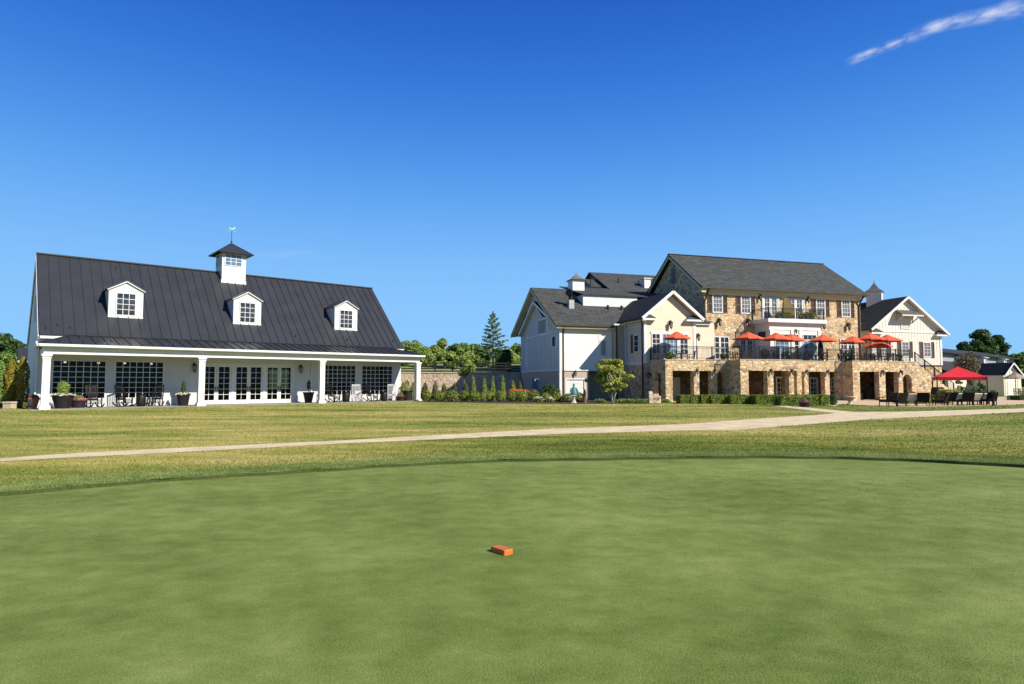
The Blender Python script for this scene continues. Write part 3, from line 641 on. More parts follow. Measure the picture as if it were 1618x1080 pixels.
g.build('porch_roof', METAL_ROOF, pav)
g = G(); g.box(pl + .25, pr - .25, -.18, .22, 3.22, 3.58); g.box(pl + .25, pl + .6, .22, PT - .01, 3.22, 3.58); g.box(pr - .6, pr - .25, .22, PT - .01, 3.22, 3.58)
g.box(pl + .18, pr - .18, -.25, .3, 3.58, 3.64); g.build('porch_beam', TRIM, pav)
g = G(); g.box(pl + .602, pr - .602, .222, PT - .012, 3.30, 3.34); g.build('porch_ceiling', noise_mat('porch_ceiling_paint', (.36, .37, .33), (.42, .43, .38), 2, .7), pav)
g = G(); g.box(pl, pr, PD - .1, PD + .02, 3.66, 3.80); g.box(pl - .1, pl + .02, PD + .02, PT, 3.66, 3.80); g.box(pr - .02, pr + .1, PD + .02, PT, 3.66, 3.80)
g.box(pl + .05, pr - .05, PD + .021, -.26, 3.62, 3.67); g.build('gutter', TRIM, pav)
for i in range(4):
    x = 25.0*i/3; g = G()
    g.box(x - .19, x + .19, -.19, .19, .22, 2.98); g.box(x - .27, x + .27, -.27, .27, -.05, .18); g.box(x - .235, x + .235, -.235, .235, .18, .24)
    g.box(x - .225, x + .225, -.225, .225, 2.96, 3.02); g.box(x - .26, x + .26, -.26, .26, 3.1, 3.218); g.box(x - .205, x + .205, -.205, .205, 3.02, 3.1)
    g.build('column', TRIM, pav)
g = G(); g.box(-.7, 25.7, -.62, Y0 - .06, -.06, .012); g.build('porch_floor', SLAB, pav)
for x in (8.58, 16.2): lantern(pav, x, Y0 - .001, 2.72, 0, 1.15)
downspout(pav, [(X0 - .12, 2.75, 4.1), (X0 - .1, 2.85, 3.6), (X0 - .07, 2.93, 0)], TRIM)
downspout(pav, [(8.95, 2.94, 3.25), (8.95, 2.94, 0)], TRIM); downspout(pav, [(17.1, 2.94, 3.25), (17.1, 2.94, 0)], TRIM)
for x, y in ((.13, 2.95), (.73, 3.21), (1.39, 3.05), (4.4, 8.0), (15.9, 3.2), (24.5, 3.2), (20.2, 3.1)):
    z = EZ + (y - ED)*SL; g = G(); g.tube([(x, y, z - .05), (x, y, z + .14)], [.09, .09], 8); g.build('roof_vent', METAL_ROOF, pav)
for x, y in ((.7, .2), (1.7, 1.2), (2.6, .6), (3.3, 1.0), (6.5, .3), (8.2, .5), (9.6, .8), (13.0, .4), (18.2, .5), (21.4, .7)):
    z = PZ0 + (PZ1 - PZ0)*(y - PD)/(PT - PD); g = G(); g.tube([(x, y, z - .05), (x, y, z + .1)], [.07, .07], 8); g.build('roof_vent', METAL_ROOF, pav)
for c in (4.475, 12.45, 20.475):
    g = G(); a = 1.02; yf = 4.07
    g.prism_y([(c - a, 5.75), (c + a, 5.75), (c + a, 7.88), (c, 8.44), (c - a, 7.88)], yf, 6.75)
    dm = g.build('dormer', WHITE, pav)
    h = G(); b = a + .14
    h.slab([(c - b, yf - .14, 7.86), (c, yf - .14, 8.52), (c, 7.0, 8.52), (c - b, 7.0, 7.86)], .07); h.slab([(c, yf - .14, 8.52), (c + b, yf - .14, 7.86), (c + b, 7.0, 7.86), (c, 7.0, 8.52)], .07)
    h.build('dormer_roof', METAL_ROOF, dm)
    h = G(); h.bar((c - b + .03, yf - .1, 7.80), (c, yf - .1, 8.42), .05, .12, (0, 0, 1)); h.bar((c + b - .03, yf - .1, 7.80), (c, yf - .1, 8.42), .05, .12, (0, 0, 1)); h.build('dormer_trim', TRIM, dm)
    h = G(); h.box(c - a - .01, c + a + .01, yf - .04, yf - .002, 5.9, 6.03); h.build('dormer_sill', TRIM, dm)
    sash('window', dm, c, yf, 6.06, 1.2, 1.58, 3, 4, 0, .07, mw=.035, glass=PANE, back=0)
g = G(); cx = 12.45; a = .92; ya, yb = 7.74, 9.52
g.box(cx - a, cx + a, ya, yb, 9.2, 11.98); cu = g.build('cupola', WHITE, pav)
h = G(); rv = (cx, RD, 12.95); o_ = .46; q = [(cx - a - o_, ya - o_, 11.93), (cx + a + o_, ya - o_, 11.93), (cx + a + o_, yb + o_, 11.93), (cx - a - o_, yb + o_, 11.93)]
for i in range(4): h.slab([q[i], q[(i+1) % 4], rv], .07); h.bar(q[i], rv, .09, .06)
h.build('cupola_roof', METAL_ROOF, cu)
h = G(); h.box(cx - a - .04, cx + a + .04, ya - .04, yb + .04, 9.3, 9.78); h.build('cupola_base', TRIM, cu); h = G(); h.box(cx - a - .05, cx + a + .05, ya - .05, yb + .05, 11.86, 11.925); h.build('cupola_trim', TRIM, cu)
sash('window', cu, cx - .06, ya, 10.93, 1.32, .95, 3, 3, 0, .05, mw=.04, glass=PANE_B, back=0)
sash('window', cu, cx - a, RD, 10.93, 1.2, .95, 3, 3, R(-90), .05, mw=.04, glass=PANE_B, back=0)
g = G(); g.tube([(cx, RD, 12.85), (cx, RD, 14.05)], [.022, .014], 6); g.lathe([(.0, 0), (.07, .05), (.08, .1), (.0, .16)], (cx, RD, 13.0), 8)
wv = g.build('weather_vane', DARK, pav)
h = G(); P2 = [(-.42, .0), (-.2, .05), (-.08, .0), (.1, .02), (.3, .16), (.42, .34), (.36, .12), (.46, .02), (.25, -.08), (.0, -.16), (-.2, -.1), (-.34, -.06)]
h.prism_y([(cx + x*.62, 14.2 + z*.62) for x, z in P2], RD - .02, RD + .02); h.bar((cx - .3, RD, 13.98), (cx + .3, RD, 13.98), .018); h.bar((cx, RD - .3, 13.9), (cx, RD + .3, 13.9), .018)
h.build('vane_figure', noise_mat('verdigris', (.18, .42, .36), (.3, .55, .48), 12, .6), wv)
sash('window', pav, X0, 7.6, 5.6, 1.0, 1.9, 2, 4, R(-90), .07, glass=PANE, back=0)

# ------------------------------------------------------------------ clubhouse (right)
club = thing('clubhouse', 'large clubhouse joining a stone hall and pale wooden wings under grey roofs', 'building', MF.w(0, 0), MF.rot)
SOFF = noise_mat('gable_soffit_paint', (.56, .52, .42), (.62, .58, .47), 2, .7)
def battens(g, ax, a0, a1, z0, ztop, b, step=.42, w=.05, th=.03, skip=()):
    """vertical boards standing th proud of the wall face at b"""
    a = a0 + step/2
    while a < a1:
        zt = ztop(a) if callable(ztop) else ztop
        spans = [(z0, zt)]
        for s0, s1, q0, q1 in skip:
            if s0 - .05 < a < s1 + .05: spans = [p for lo, hi in spans for p in ((lo, min(hi, q0)), (max(lo, q1), hi)) if p[1] - p[0] > .05]
        for lo, hi in spans:
            if hi - lo < .05: continue
            if ax == 'x': g.box(a - w/2, a + w/2, b - th, b + .01, lo, hi)
            else: g.box(b - th, b + .01, a - w/2, a + w/2, lo, hi)
        a += step
    return g
def shutter(x, y, z, w, h, rot=0, mat=None):
    g = G(); g.box(-w/2, -w/2 + .06, -.05, 0, 0, h); g.box(w/2 - .06, w/2, -.05, 0, 0, h)
    for q in (0, h*.5 - .04, h - .08): g.box(-w/2 + .06, w/2 - .06, -.046, 0, q, q + .08)
    k = .1
    while k < h - .1: g.bar((-w/2 + .06, -.022, k), (w/2 - .06, -.022, k), .045, .012, (0, -.6, 1)); k += .07
    return g.build('shutter', mat or SHUT, club, (x, y, z), rot)
def gable_end(g, ax, a0, a1, am, ze, za, b0, b1, zl):
    """triangle of wall above zl"""
    pts = [(a0, zl), (a1, zl), (a1, ze), (am, za), (a0, ze)]
    return g.prism_y(pts, b0, b1) if ax == 'x' else g.prism_x([(p[0], p[1]) for p in pts], b0, b1)
def cap_return(x0, x1, y0, y1, z, h, roofm=SHING):
    """little hipped roof return at the foot of a gable"""
    g = G(); g.box(x0, x1, y0, y1, z - .16, z); o = g.build('cornice_return', TRIM, club)
    h_ = G(); h_.hexa([(x0, y0, z + .002), (x1, y0, z + .002), (x1, y1, z + .002), (x0, y1, z + .002), (x0 + .35*(x1-x0), y1 - .06, z + h), (x0 + .65*(x1-x0), y1 - .06, z + h), (x0 + .65*(x1-x0), y1, z + h), (x0 + .35*(x1-x0), y1, z + h)])
    h_.build('return_roof', roofm, o)

# --- stone hall
HX0, HX1, HY0, HY1 = 6.5, 24.0, 4.5, 14.5; hs_ = .705; HE = 10.05
g = G(); g.wall('x', HX0, HX1, 0, 9.75, HY0, HY0 + .4); g.wall('x', HX0, HX1, 0, 9.75, HY1 - .4, HY1)
for xa, xb in ((HX0, HX0 + .4), (HX1 - .4, HX1)):
    g.prism_x([(HY0 + .4, 0), (HY1 - .4, 0), (HY1 - .4, 9.75), (HY1, 9.75), (9.5, 13.75), (HY0, 9.75), (HY0 + .4, 9.75)], xa, xb)
g.build('wall', STONE, club, label='warm field stone wall of the tall hall')
g = G(); tl, tr, ey, ry, rz = 6.0, 24.4, 3.9, 9.5, 14.0
g.slab([(tl, ey, HE), (tr, ey, HE), (tr, ry, rz), (tl, ry, rz)], .14); g.slab([(tr, 19 - ey, HE), (tl, 19 - ey, HE), (tl, ry, rz), (tr, ry, rz)], .14)
g.bar((tl, ry, rz + .02), (tr, ry, rz + .02), .25, .06)
g.build('roof', SHING, club, label='grey shingle roof of the stone hall')
g = G(); g.box(tl + .1, tr - .1, ey + .12, HY0 - .003, 9.76, 9.9); g.box(HX0 - .06, HX1 + .06, HY0 - .10, HY0 - .004, 9.42, 9.758)
for x in (tl + .03, tr - .09): g.bar((x + .03, ey + .05, HE - .24), (x + .03, ry, rz - .24), .06, .26, (0, -hs_, 1)); g.bar((x + .03, 19 - ey - .05, HE - .24), (x + .03, ry, rz - .24), .06, .26, (0, hs_, 1))
g.box(tl + .05, HX0 - .01, ey + .1, HY0 + .9, 9.55, 9.755)
g.build('eave_board', noise_mat('olive_cream_paint', (.50, .44, .28), (.56, .50, .33), 2, .6), club)
g = G(); g.bar((tl, ey - .06, HE - .1), (tr, ey - .06, HE - .1), .13, .13); g.build('gutter', IRON, club)
downspout(club, [(HX0 + .25, 3.88, 9.9), (HX0 + .22, HY0 - .2, 9.2), (HX0 + .12, HY0 - .07, 8.8), (HX0 + .12, HY0 - .07, 3.2)], IRON, .11)
downspout(club, [(HX1 - .1, 3.88, 9.9), (HX1 - .16, HY0 - .2, 9.3), (HX1 - .2, HY0 - .07, 8.9), (HX1 - .2, HY0 - .07, 3.2)], IRON, .11)
for cx in (7.96, 10.93, 19.28, 22.24):
    sash('window', club, cx, HY0 - .001, 7.80, 1.06, 1.70, 3, 4, 0, .1, mw=.035, glass=PANE_C, out=.07, back=0)
    for s in (-1, 1): shutter(cx + s*.79, HY0 - .001, 7.80, .46, 1.66)
for a, b in ((12.75, 14.5), (15.46, 17.34)):
    cx = (a + b)/2; w = (b - a)/2 - .09
    g = G(); g.box(a - .06, a + .07, HY0 - .1, HY0, 7.22, 9.55); g.box(b - .07, b + .06, HY0 - .1, HY0, 7.22, 9.55); g.box(a + .07, b - .07, HY0 - .1, HY0, 9.42, 9.55); g.build('door_frame', TRIM, club)
    for s in (-1, 1): sash('door', club, cx + s*w/2, HY0 - .002, 7.22, w - .02, 2.19, 2, 5, 0, .13, .2, .035, glass=PANE_C, out=.07, back=0)
sash('window', club, 7.62, HY0 - .001, 3.62, .98, 2.06, 2, 4, 0, .09, mw=.05, glass=PANE, out=.07, back=0); sash('window', club, 8.61, HY0 - .001, 3.62, .98, 2.06, 2, 4, 0, .09, mw=.05, glass=PANE, out=.07, back=0)
for cx in (10.55, 11.27): sash('door', club, cx, HY0 - .001, 3.21, .72, 2.24, 2, 5, 0, .11, .2, .035, glass=PANE, out=.07, back=0)
for cx in (21.85, 22.75): sash('window', club, cx, HY0 - .001, 3.62, .88, 2.1, 2, 4, 0, .09, mw=.05, glass=PANE, out=.07, back=0)
sash('door', club, 19.0, HY0 - .001, 3.21, .95, 2.2, 2, 5, 0, .12, .2, .035, glass=PANE, out=.07, back=0)
for x, z, s in ((8.02, 7.1, 1.35), (11.09, 7.15, 1.35), (19.41, 7.1, 1.35), (22.36, 7.1, 1.35), (12.42, 9.45, 1.1), (17.75, 9.45, 1.1)): lantern(club, x, HY0 - .001, z, 0, s)
g = G(); g.box(-.35, .35, -.06, 0, 0, 1.5)
for k in range(9): g.bar((-.3, -.07, .12 + k*.15), (.3, -.07, .12 + k*.15), .09, .02, (0, -.6, 1))
g.build('gable_vent', noise_mat('grey_vent', (.12, .12, .12), (.16, .16, .16), 4, .7), club, (HX0 - .001, 9.4, 11.1), R(-90))

# --- portico with the balcony on top
QX0, QX1, QY = 11.85, 17.4, 2.5
g = G(); g.box(QX0, QX1, QY, HY0 - .002, 3.2, 6.7); po = g.build('portico', noise_mat('ivory_paint', (.60, .575, .50), (.66, .63, .56), 2, .55), club)
g = G(); g.box(QX0 - .12, QX1 + .12, QY - .12, HY0 - .004, 6.7, 6.86); g.box(QX0 - .38, QX1 + .38, QY - .38, HY0 - .006, 6.862, 7.2)
g.box(QX0 - .05, QX1 + .05, QY - .05, HY0 - .003, 6.22, 6.27)
for x in (QX0 + .02, 14.1, 15.0, QX1 - .34): g.box(x, x + .3, QY - .07, QY - .001, 3.21, 6.218)
g.build('cornice', TRIM, po)
for cx, w in ((13.14, 1.5), (14.7, .55), (16.16, 1.5)):
    sash('window', po, cx, QY - .001, 5.35, w, .52, max(2, int(w*2.4)), 1, 0, .06, mw=.035, glass=PANE, out=.05, back=0)
    sash('window', po, cx, QY - .001, 3.3, w, 2.0, max(1, int(w*2.4)), 5, 0, .07, mw=.035, glass=PANE_B if w > 1 else PANE, out=.05, back=0)
lantern(po, 14.6, QY - .001, 6.2, 0, .8)
g = G(); g.box(QX0 - .04, QX0 - .001, 3.0, 4.0, 5.6, 6.1); g.build('side_vent', IRON, po)
def railing(parent, pts, z, h=1.04, step=.115, post=1.6, mat=DARK):
    g = G()
    for (xa, ya), (xb, yb) in zip(pts[:-1], pts[1:]):
        Ln = math.hypot(xb - xa, yb - ya); n = max(1, round(Ln/post))
        za = zb = z
        g.bar((xa, ya, z + h), (xb, yb, z + h), .055, .04); g.bar((xa, ya, z + .1), (xb, yb, z + .1), .035, .03); g.bar((xa, ya, z + h - .12), (xb, yb, z + h - .12), .03, .025)
        for i in range(n + 1):
            t = i/n; g.box(xa + (xb-xa)*t - .035, xa + (xb-xa)*t + .035, ya + (yb-ya)*t - .035, ya + (yb-ya)*t + .035, z - .02, z + h + .05)
        m = int(Ln/step)
        for i in range(1, m):
            t = i/m; x, y = xa + (xb-xa)*t, ya + (yb-ya)*t; g.box(x - .008, x + .008, y - .008, y + .008, z + .1, z + h - .02)
    return g.build('railing', mat, parent)
railing(club, [(QX0 - .2, HY0 - .05), (QX0 - .2, QY - .2), (QX1 + .2, QY - .2), (QX1 + .2, HY0 - .05)], 7.2, .95)

# --- gabled lap-sided bay
BX0, BX1, BY = -.35, 4.5, 2.7; bm = (2.18, 9.22); bs = .80
g = G(); g.wall('x', BX0, BX1, 3.1, 6.8, BY, BY + .25); gable_end(g, 'x', BX0, BX1, bm[0], 7.15, 8.98, BY, BY + .25, 6.8)
g.wall('y', BY + .25, 6.9, 3.1, 7.05, BX0, BX0 + .25); g.wall('x', BX1, HX0 + .4, 3.1, 6.75, 3.5, 3.7); g.wall('y', BY + .25, 9.0, 3.1, 6.8, BX1 - .25, BX1)
g.build('wall', LAP, club, label='cream lap siding of the gabled bay')
g = G(); eL, eR = -.72, 5.08; eZ = bm[1] - (bm[0] - eL)*bs + .06; top = bm[1] + .06
g.slab([(eL, BY - .42, eZ), (bm[0], BY - .42, top), (bm[0], 10.9, top), (eL, 10.9, eZ)], .12); g.slab([(bm[0], BY - .42, top), (eR, BY - .42, eZ), (eR, 10.9, eZ), (bm[0], 10.9, top)], .12)
g.build('roof', SHING2, club, label='dark shingle roof of the gabled bay')
g = G(); yy = BY - .45
g.bar((eL - .02, yy, eZ - .1), (bm[0], yy, top - .1), .07, .24, (0, 0, 1)); g.bar((eR + .02, yy, eZ - .1), (bm[0], yy, top - .1), .07, .24, (0, 0, 1))
g.box(BX0 - .04, BX0 + .22, BY - .04, BY + .2, 3.1, 6.7); g.box(BX1 - .22, BX1 + .04, BY - .04, BY + .2, 3.1, 6.7)
g.box(BX1 + .05, HX0 - .02, 3.3, 3.498, 6.55, 6.8)
g.build('fascia', TRIM, club)
g = G(); g.slab([(BX1 + .05, 3.1, 6.84), (HX0 - .01, 3.1, 6.84), (HX0 - .01, 5.5, 7.2), (BX1 + .05, 5.5, 7.2)], .06); g.build('roof', SHING2, club, label='low roof between the bay and the stone hall')
g = G(); g.slab([(eL + .06, BY - .40, eZ - .14), (bm[0], BY - .40, top - .14), (bm[0], BY - .003, top - .14), (eL + .06, BY - .003, eZ - .14)], .03); g.slab([(bm[0], BY - .40, top - .14), (eR - .06, BY - .40, eZ - .14), (eR - .06, BY - .003, eZ - .14), (bm[0], BY - .003, top - .14)], .03); g.build('soffit', SOFF, club)
cap_return(eL, .62, BY - .42, BY - .002, 6.88, .38, SHING); cap_return(3.45, eR, BY - .42, BY - .002, 6.88, .38, SHING)
for cx, w in ((.72, .86), (2.02, 1.5), (3.36, .86)): sash('window', club, cx, BY - .001, 3.9, w, 1.78, 2 if w < 1 else 4, 4, 0, .09, mw=.045, glass=PANE_B if w > 1 else PANE, out=.05, back=0)
g = G(); g.box(.2, 3.88, BY - .06, BY - .001, 5.69, 5.85); g.box(1.16, 1.26, BY - .05, BY - .001, 3.88, 5.688); g.box(2.78, 2.92, BY - .05, BY - .001, 3.88, 5.688); g.build('window_trim', TRIM, club)
lantern(club, 2.03, BY - .001, 6.55, 0, 1.3); lantern(club, 5.2, 3.499, 5.6, 0, 1.2)
sash('door', club, 4.86, 3.499, 3.2, .5, 2.3, 1, 4, 0, .06, .12, .03, mat=IRON, glass=PANE, out=.04, back=0)
sash('window', club, BX0 - .001, 4.1, 4.1, .95, 1.55, 1, 3, R(-90), .1, mw=.04, glass=PANE, out=.05, back=0)
shutter(BX0 - .001, 4.85, 4.1, .45, 1.55, R(-90), DARK)
g = G(); g.box(BX0 - .04, BX0 + .02, BY + .2, 6.9, 3.05, 3.3); g.box(BX0 - .05, BX0 + .02, 5.5, 5.65, 3.3, 6.75); g.build('corner_board', TRIM, club)
g = G(); g.box(eL + .03, BX0 - .002, BY - .38, 6.9, 6.66, 6.78); g.build('soffit', noise_mat('soffit_paint', (.5, .45, .3), (.55, .5, .34), 2, .7), club)
g = G(); g.bar((eL - .05, BY - .4, eZ - .05), (eL - .05, 8.0, eZ - .05), .12, .12); g.build('gutter', IRON, club)
downspout(club, [(eL - .04, BY - .2, eZ - .1), (BX0 - .1, BY + .15, 6.3), (BX0 - .08, BY + .25, 6.0), (BX0 - .08, BY + .25, .1)], IRON, .1)
# small projecting closet beside the bay
g = G(); g.box(-1.4, BX0 - .002, 6.0, 6.9, 3.1, 6.55); g.build('wall', TAN, club, label='narrow tan closet wall beside the bay')
g = G(); g.box(-.52, -.37, 5.95, 5.999, 3.1, 6.5); g.box(-1.62, BX0 - .01, 5.75, 6.9, 6.551, 6.68); g.build('closet_trim', TRIM, club)
downspout(club, [(-1.35, 5.9, 6.6), (-1.3, 5.95, 6.2), (-1.3, 5.95, .1)], IRON, .1)

# --- long pale wing with its ridge along the facade
WX0, WX1, WY0, WY1 = -6.35, 3.2, 6.7, 19.6; ws = .613; WE = 6.52; WED = 6.2; WR = (13.0, WE + (13.0 - WED)*ws)
g = G(); g.wall('x', WX0, BX0 - .02, 2.72, 6.6, WY0, WY0 + .25)
g.prism_x([(WY0 + .25, 2.72), (16.0, 2.72), (16.0, 8.5), (13.0, WR[1] - .18), (WY0 + .25, 6.62)], WX0, WX0 + .25)
g.prism_x([(16.0, 2.72), (WY1, 2.72), (WY1, 6.35), (16.0, 8.5)], WX0 + .55, WX0 + .8); g.box(WX0 + .01, WX0 + .54, 15.75, 15.999, 2.72, 8.6)
zt = lambda y: min(WE + (y - WED)*ws, WE + (2*13.0 - WED - y)*ws) - .3
sk = [(9.95, 12.55, 5.98, 7.55), (7.55, 8.7, 4.6, 5.75)]
battens(g, 'x', -3.0, BX0 - .3, 2.72, 6.5, WY0, .62, .06, .035, [(-2.6, -1.9, 3.8, 5.4)])
g.build('wall', noise_mat('grey_white_board', (.64, .62, .565), (.70, .68, .625), 1.5, .6), club, label='pale boards with vertical battens on the long wing')
g = G(); battens(g, 'y', WY0 + .2, 15.8, 2.73, zt, WX0, .40, .09, .085, sk); battens(g, 'y', 16.1, WY1, 2.73, zt, WX0 + .55, .40, .09, .085, [(16.5, 17.9, 3.2, 4.8)]); g.build('battens', TRIM, club)
g = G(); g.wall('x', WX0 + .02, -3.63, -.3, 2.55, WY0 + .03, WY0 + .25, [(-5.8, -4.02, -.2, 1.86)]); g.wall('y', WY0 + .25, 15.95, -.3, 2.55, WX0 + .02, WX0 + .25, [(12.4, 14.4, -.3, 1.9)])
g.wall('y', 15.95, WY1, -.3, 2.55, WX0 + .57, WX0 + .8); g.wall('y', WY0 + .25, 8.6, -.3, 2.55, -3.88, -3.63); g.wall('x', -3.63, BX0, -.3, 2.55, 8.4, 8.6)
g.build('wall', TAN, club, label='plain tan base storey of the long wing')
g = G(); g.box(WX0 - .04, BX0, WY0 - .05, WY0 + .24, 2.551, 2.72); g.box(WX0 - .045, WX0 + .24, WY0 + .24, 16.0, 2.551, 2.72); g.box(WX0 + .5, WX0 + .8, 16.0, WY1, 2.551, 2.719)
g.box(WX0 - .05, WX0 + .2, WY0 - .04, WY0 + .15, -.3, 2.55); g.box(WX0 - .05, WX0 + .2, WY0 - .06, WY0 + .15, 2.721, 6.3)
g.box(WX0 - .05, WX0 + .01, 15.8, 16.02, 2.721, 7.6); g.bar((WX0 - .03, 7.0, 5.98), (WX0 - .03, 15.9, 5.98), .05, .14)
g.build('trim_board', TRIM, club)
g = G(); g.box(BX0 - 3.2, BX0 - .01, WY0 + .25, 8.4, 2.552, 2.7); g.build('overhang_ceiling', TAN, club)
g = G(); g.box(-5.74, -4.08, WY0 + .1, WY0 + .16, -.3, 1.80)
for k in range(5): g.box(-5.70, -4.12, WY0 + .085, WY0 + .101, -.02 + k*.36, .28 + k*.36)
g.build('garage_door', TRIM, club)
g = G(); g.box(-5.86, -5.74, WY0 - .0, WY0 + .12, -.3, 1.92); g.box(-4.08, -3.96, WY0 - .0, WY0 + .12, -.3, 1.92); g.box(-5.74, -4.08, WY0 - .0, WY0 + .12, 1.8, 1.92); g.build('door_frame', TRIM, club)
lantern(club, -4.95, WY0 + .03, 2.42, 0, .9)
g = G(); g.box(-.22, .22, -.04, 0, 0, .28); g.box(-.12, .12, -.12, -.04, .05, .2); g.build('wall_light', DARK, club, (-3.83, WY0 + .03, 1.62))
g = G(); arch = [(12.4, -.3), (14.4, -.3), (14.4, 1.1)] + [(13.4 + 1.0*math.cos(math.pi*i/8), 1.1 + .78*math.sin(math.pi*i/8)) for i in range(1, 8)] + [(12.4, 1.1)]
g.prism_x(arch, WX0 + .2, WX0 + .24); g.build('arched_door', PANE_B, club)
tL = -6.95
g = G(); g.slab([(tL, WED, WE), (BX1, WED, WE), (BX1, 13.0, WR[1]), (tL, 13.0, WR[1])], .14); g.slab([(BX1, 26 - WED, WE), (tL, 26 - WED, WE), (tL, 13.0, WR[1]), (BX1, 13.0, WR[1])], .14)
g.build('roof', SHING, club, label='grey shingle roof of the long wing')
g = G()
for s in (0, 1):
    f = (lambda y: y) if not s else (lambda y: 26 - y); g.bar((tL + .03, f(WED + .04), WE - .2), (tL + .03, 13.0, WR[1] - .2), .06, .22, (0, (-1 if not s else 1)*ws, 1))
g.box(tL + .1, BX0 - .4, WED + .03, WY0 - .062, 6.22, 6.36); g.build('fascia', noise_mat('olive_trim', (.52, .44, .22), (.58, .5, .28), 2, .6), club)
g = G(); g.bar((tL, WED - .07, WE - .06), (-.75, WED - .07, WE - .06), .12, .12); g.build('gutter', IRON, club)
downspout(club, [(WX0 + .3, WED - .06, WE - .1), (WX0 + .3, WY0 - .12, 6.1), (WX0 + .3, WY0 - .07, 5.8), (WX0 + .3, WY0 - .07, -.2)], IRON, .1)
SOF = noise_mat('soffit_board', (.56, .50, .36), (.62, .56, .42), 2, .7)
g = G(); g.slab([(tL + .07, WED + .03, WE - .155), (WX0 - .002, WED + .03, WE - .155), (WX0 - .002, 13.0, WR[1] - .155), (tL + .07, 13.0, WR[1] - .155)], .03); g.slab([(WX0 - .002, 25.97 - WED, WE - .155), (tL + .07, 25.97 - WED, WE - .155), (tL + .07, 13.0, WR[1] - .155), (WX0 - .002, 13.0, WR[1] - .155)], .03); g.build('soffit', SOF, club)
# hooded gable inside the end wall
g = G(); hx0, hx1 = WX0 - .45, WX0 - .08
g.slab([(hx0, 17.3, 6.45), (hx1, 17.3, 6.45), (hx1, 12.6, 9.3), (hx0, 12.6, 9.3)], .12); g.slab([(hx1, 9.9, 7.66), (hx0, 9.9, 7.66), (hx0, 12.6, 9.3), (hx1, 12.6, 9.3)], .12)
g.slab([(hx1, 9.9, 7.64), (hx0, 9.9, 7.64), (hx0, 8.6, 7.5), (hx1, 8.6, 7.5)], .1); g.build('gable_hood', SHING, club)
g = G(); g.slab([(hx0, 17.25, 6.33), (hx1, 17.25, 6.33), (hx1, 12.6, 9.17), (hx0, 12.6, 9.17)], .03); g.slab([(hx1, 9.9, 7.53), (hx0, 9.9, 7.53), (hx0, 12.6, 9.17), (hx1, 12.6, 9.17)], .03); g.build('hood_soffit', SOF, club)
g = G(); g.bar((hx0 - .03, 17.3, 6.35), (hx0 - .03, 12.6, 9.2), .06, .22, (0, 0, 1)); g.bar((hx0 - .03, 12.6, 9.2), (hx0 - .03, 8.6, 7.42), .06, .2, (0, 0, 1)); g.build('hood_board', TRIM, club)
GREYL = noise_mat('grey_louvre', (.30, .33, .34), (.36, .39, .4), 3, .6)
def louvre(x, y, z, w, h, rot, fm=TRIM, sm=GREYL):
    g = G(); g.box(-w/2, -w/2 + .09, -.06, 0, 0, h); g.box(w/2 - .09, w/2, -.06, 0, 0, h); g.box(-w/2 + .09, w/2 - .09, -.06, 0, 0, .09); g.box(-w/2 + .09, w/2 - .09, -.06, 0, h - .09, h)
    o = g.build('louvre', fm, club, (x, y, z), rot); s = G(); s.box(-w/2 + .09, w/2 - .09, -.012, -.004, .09, h - .09); k = .14
    while k < h - .1: s.bar((-w/2 + .09, -.03, k), (w/2 - .09, -.03, k), .07, .015, (0, -.7, 1)); k += .1
    s.build('slats', sm, o)
louvre(WX0 - .001, 11.25, 6.05, 2.3, 1.42, R(-90)); louvre(WX0 - .001, 8.12, 4.65, .9, 1.05, R(-90), TRIM, DARK); louvre(WX0 + .549, 17.2, 3.25, 1.15, 1.5, R(-90)); louvre(-2.25, WY0 - .001, 3.9, .6, 1.42, 0)
# clerestory band and the roofs behind it
g = G(); g.box(-2.85, 2.75, 9.75, 13.2, 8.2, 9.74); 
g.build('clerestory', TRIM, club)
g = G(); g.slab([(-3.0, 9.55, 9.76), (12.0, 9.55, 9.76), (12.0, 15.6, 11.35), (-3.0, 15.6, 11.35)], .08); g.build('roof', SHING, club, label='shallow grey roof above the white clerestory')
bx0, bz, by = 2.3, 13.85, 20.2
g = G(); g.slab([(bx0, 14.0, bz - 6.2*.5), (12.5, 14.0, bz - 6.2*.5), (12.5, by, bz), (bx0, by, bz)], .12); g.slab([(12.5, 26.4, bz - 3.1), (bx0, 26.4, bz - 3.1), (bx0, by, bz), (12.5, by, bz)], .12)
g.slab([(.9, 16.4, 11.6), (3.2, 16.4, 11.6), (3.2, 18.7, 12.78), (.9, 18.7, 12.78)], .1); g.slab([(3.2, 21.0, 11.6), (.9, 21.0, 11.6), (.9, 18.7, 12.78), (3.2, 18.7, 12.78)], .1)
g.build('roof', SHING, club, label='high grey shingle roof rising behind the long wing')
g = G(); g.prism_x([(14.4, 9), (26, 9), (26, 10.7), (by, bz - .2), (14.4, 10.8)], bx0 + .35, bx0 + .6); g.prism_x([(16.6, 9), (20.8, 9), (20.8, 11.55), (18.7, 12.6), (16.6, 11.55)], 1.2, 1.4); g.build('wall', IRON, club, label='dark gable wall between the upper roofs')
def roofvent(x, y, z, h, r, mat, cap=True):
    g = G(); g.tube([(x, y, z - .3), (x, y, z + h)], [r, r], 8)
    if cap: g.tube([(x, y, z + h + .02), (x, y, z + h + .12)], [r*1.6, r*.5], 8)
    return g.build('roof_vent', mat, club)
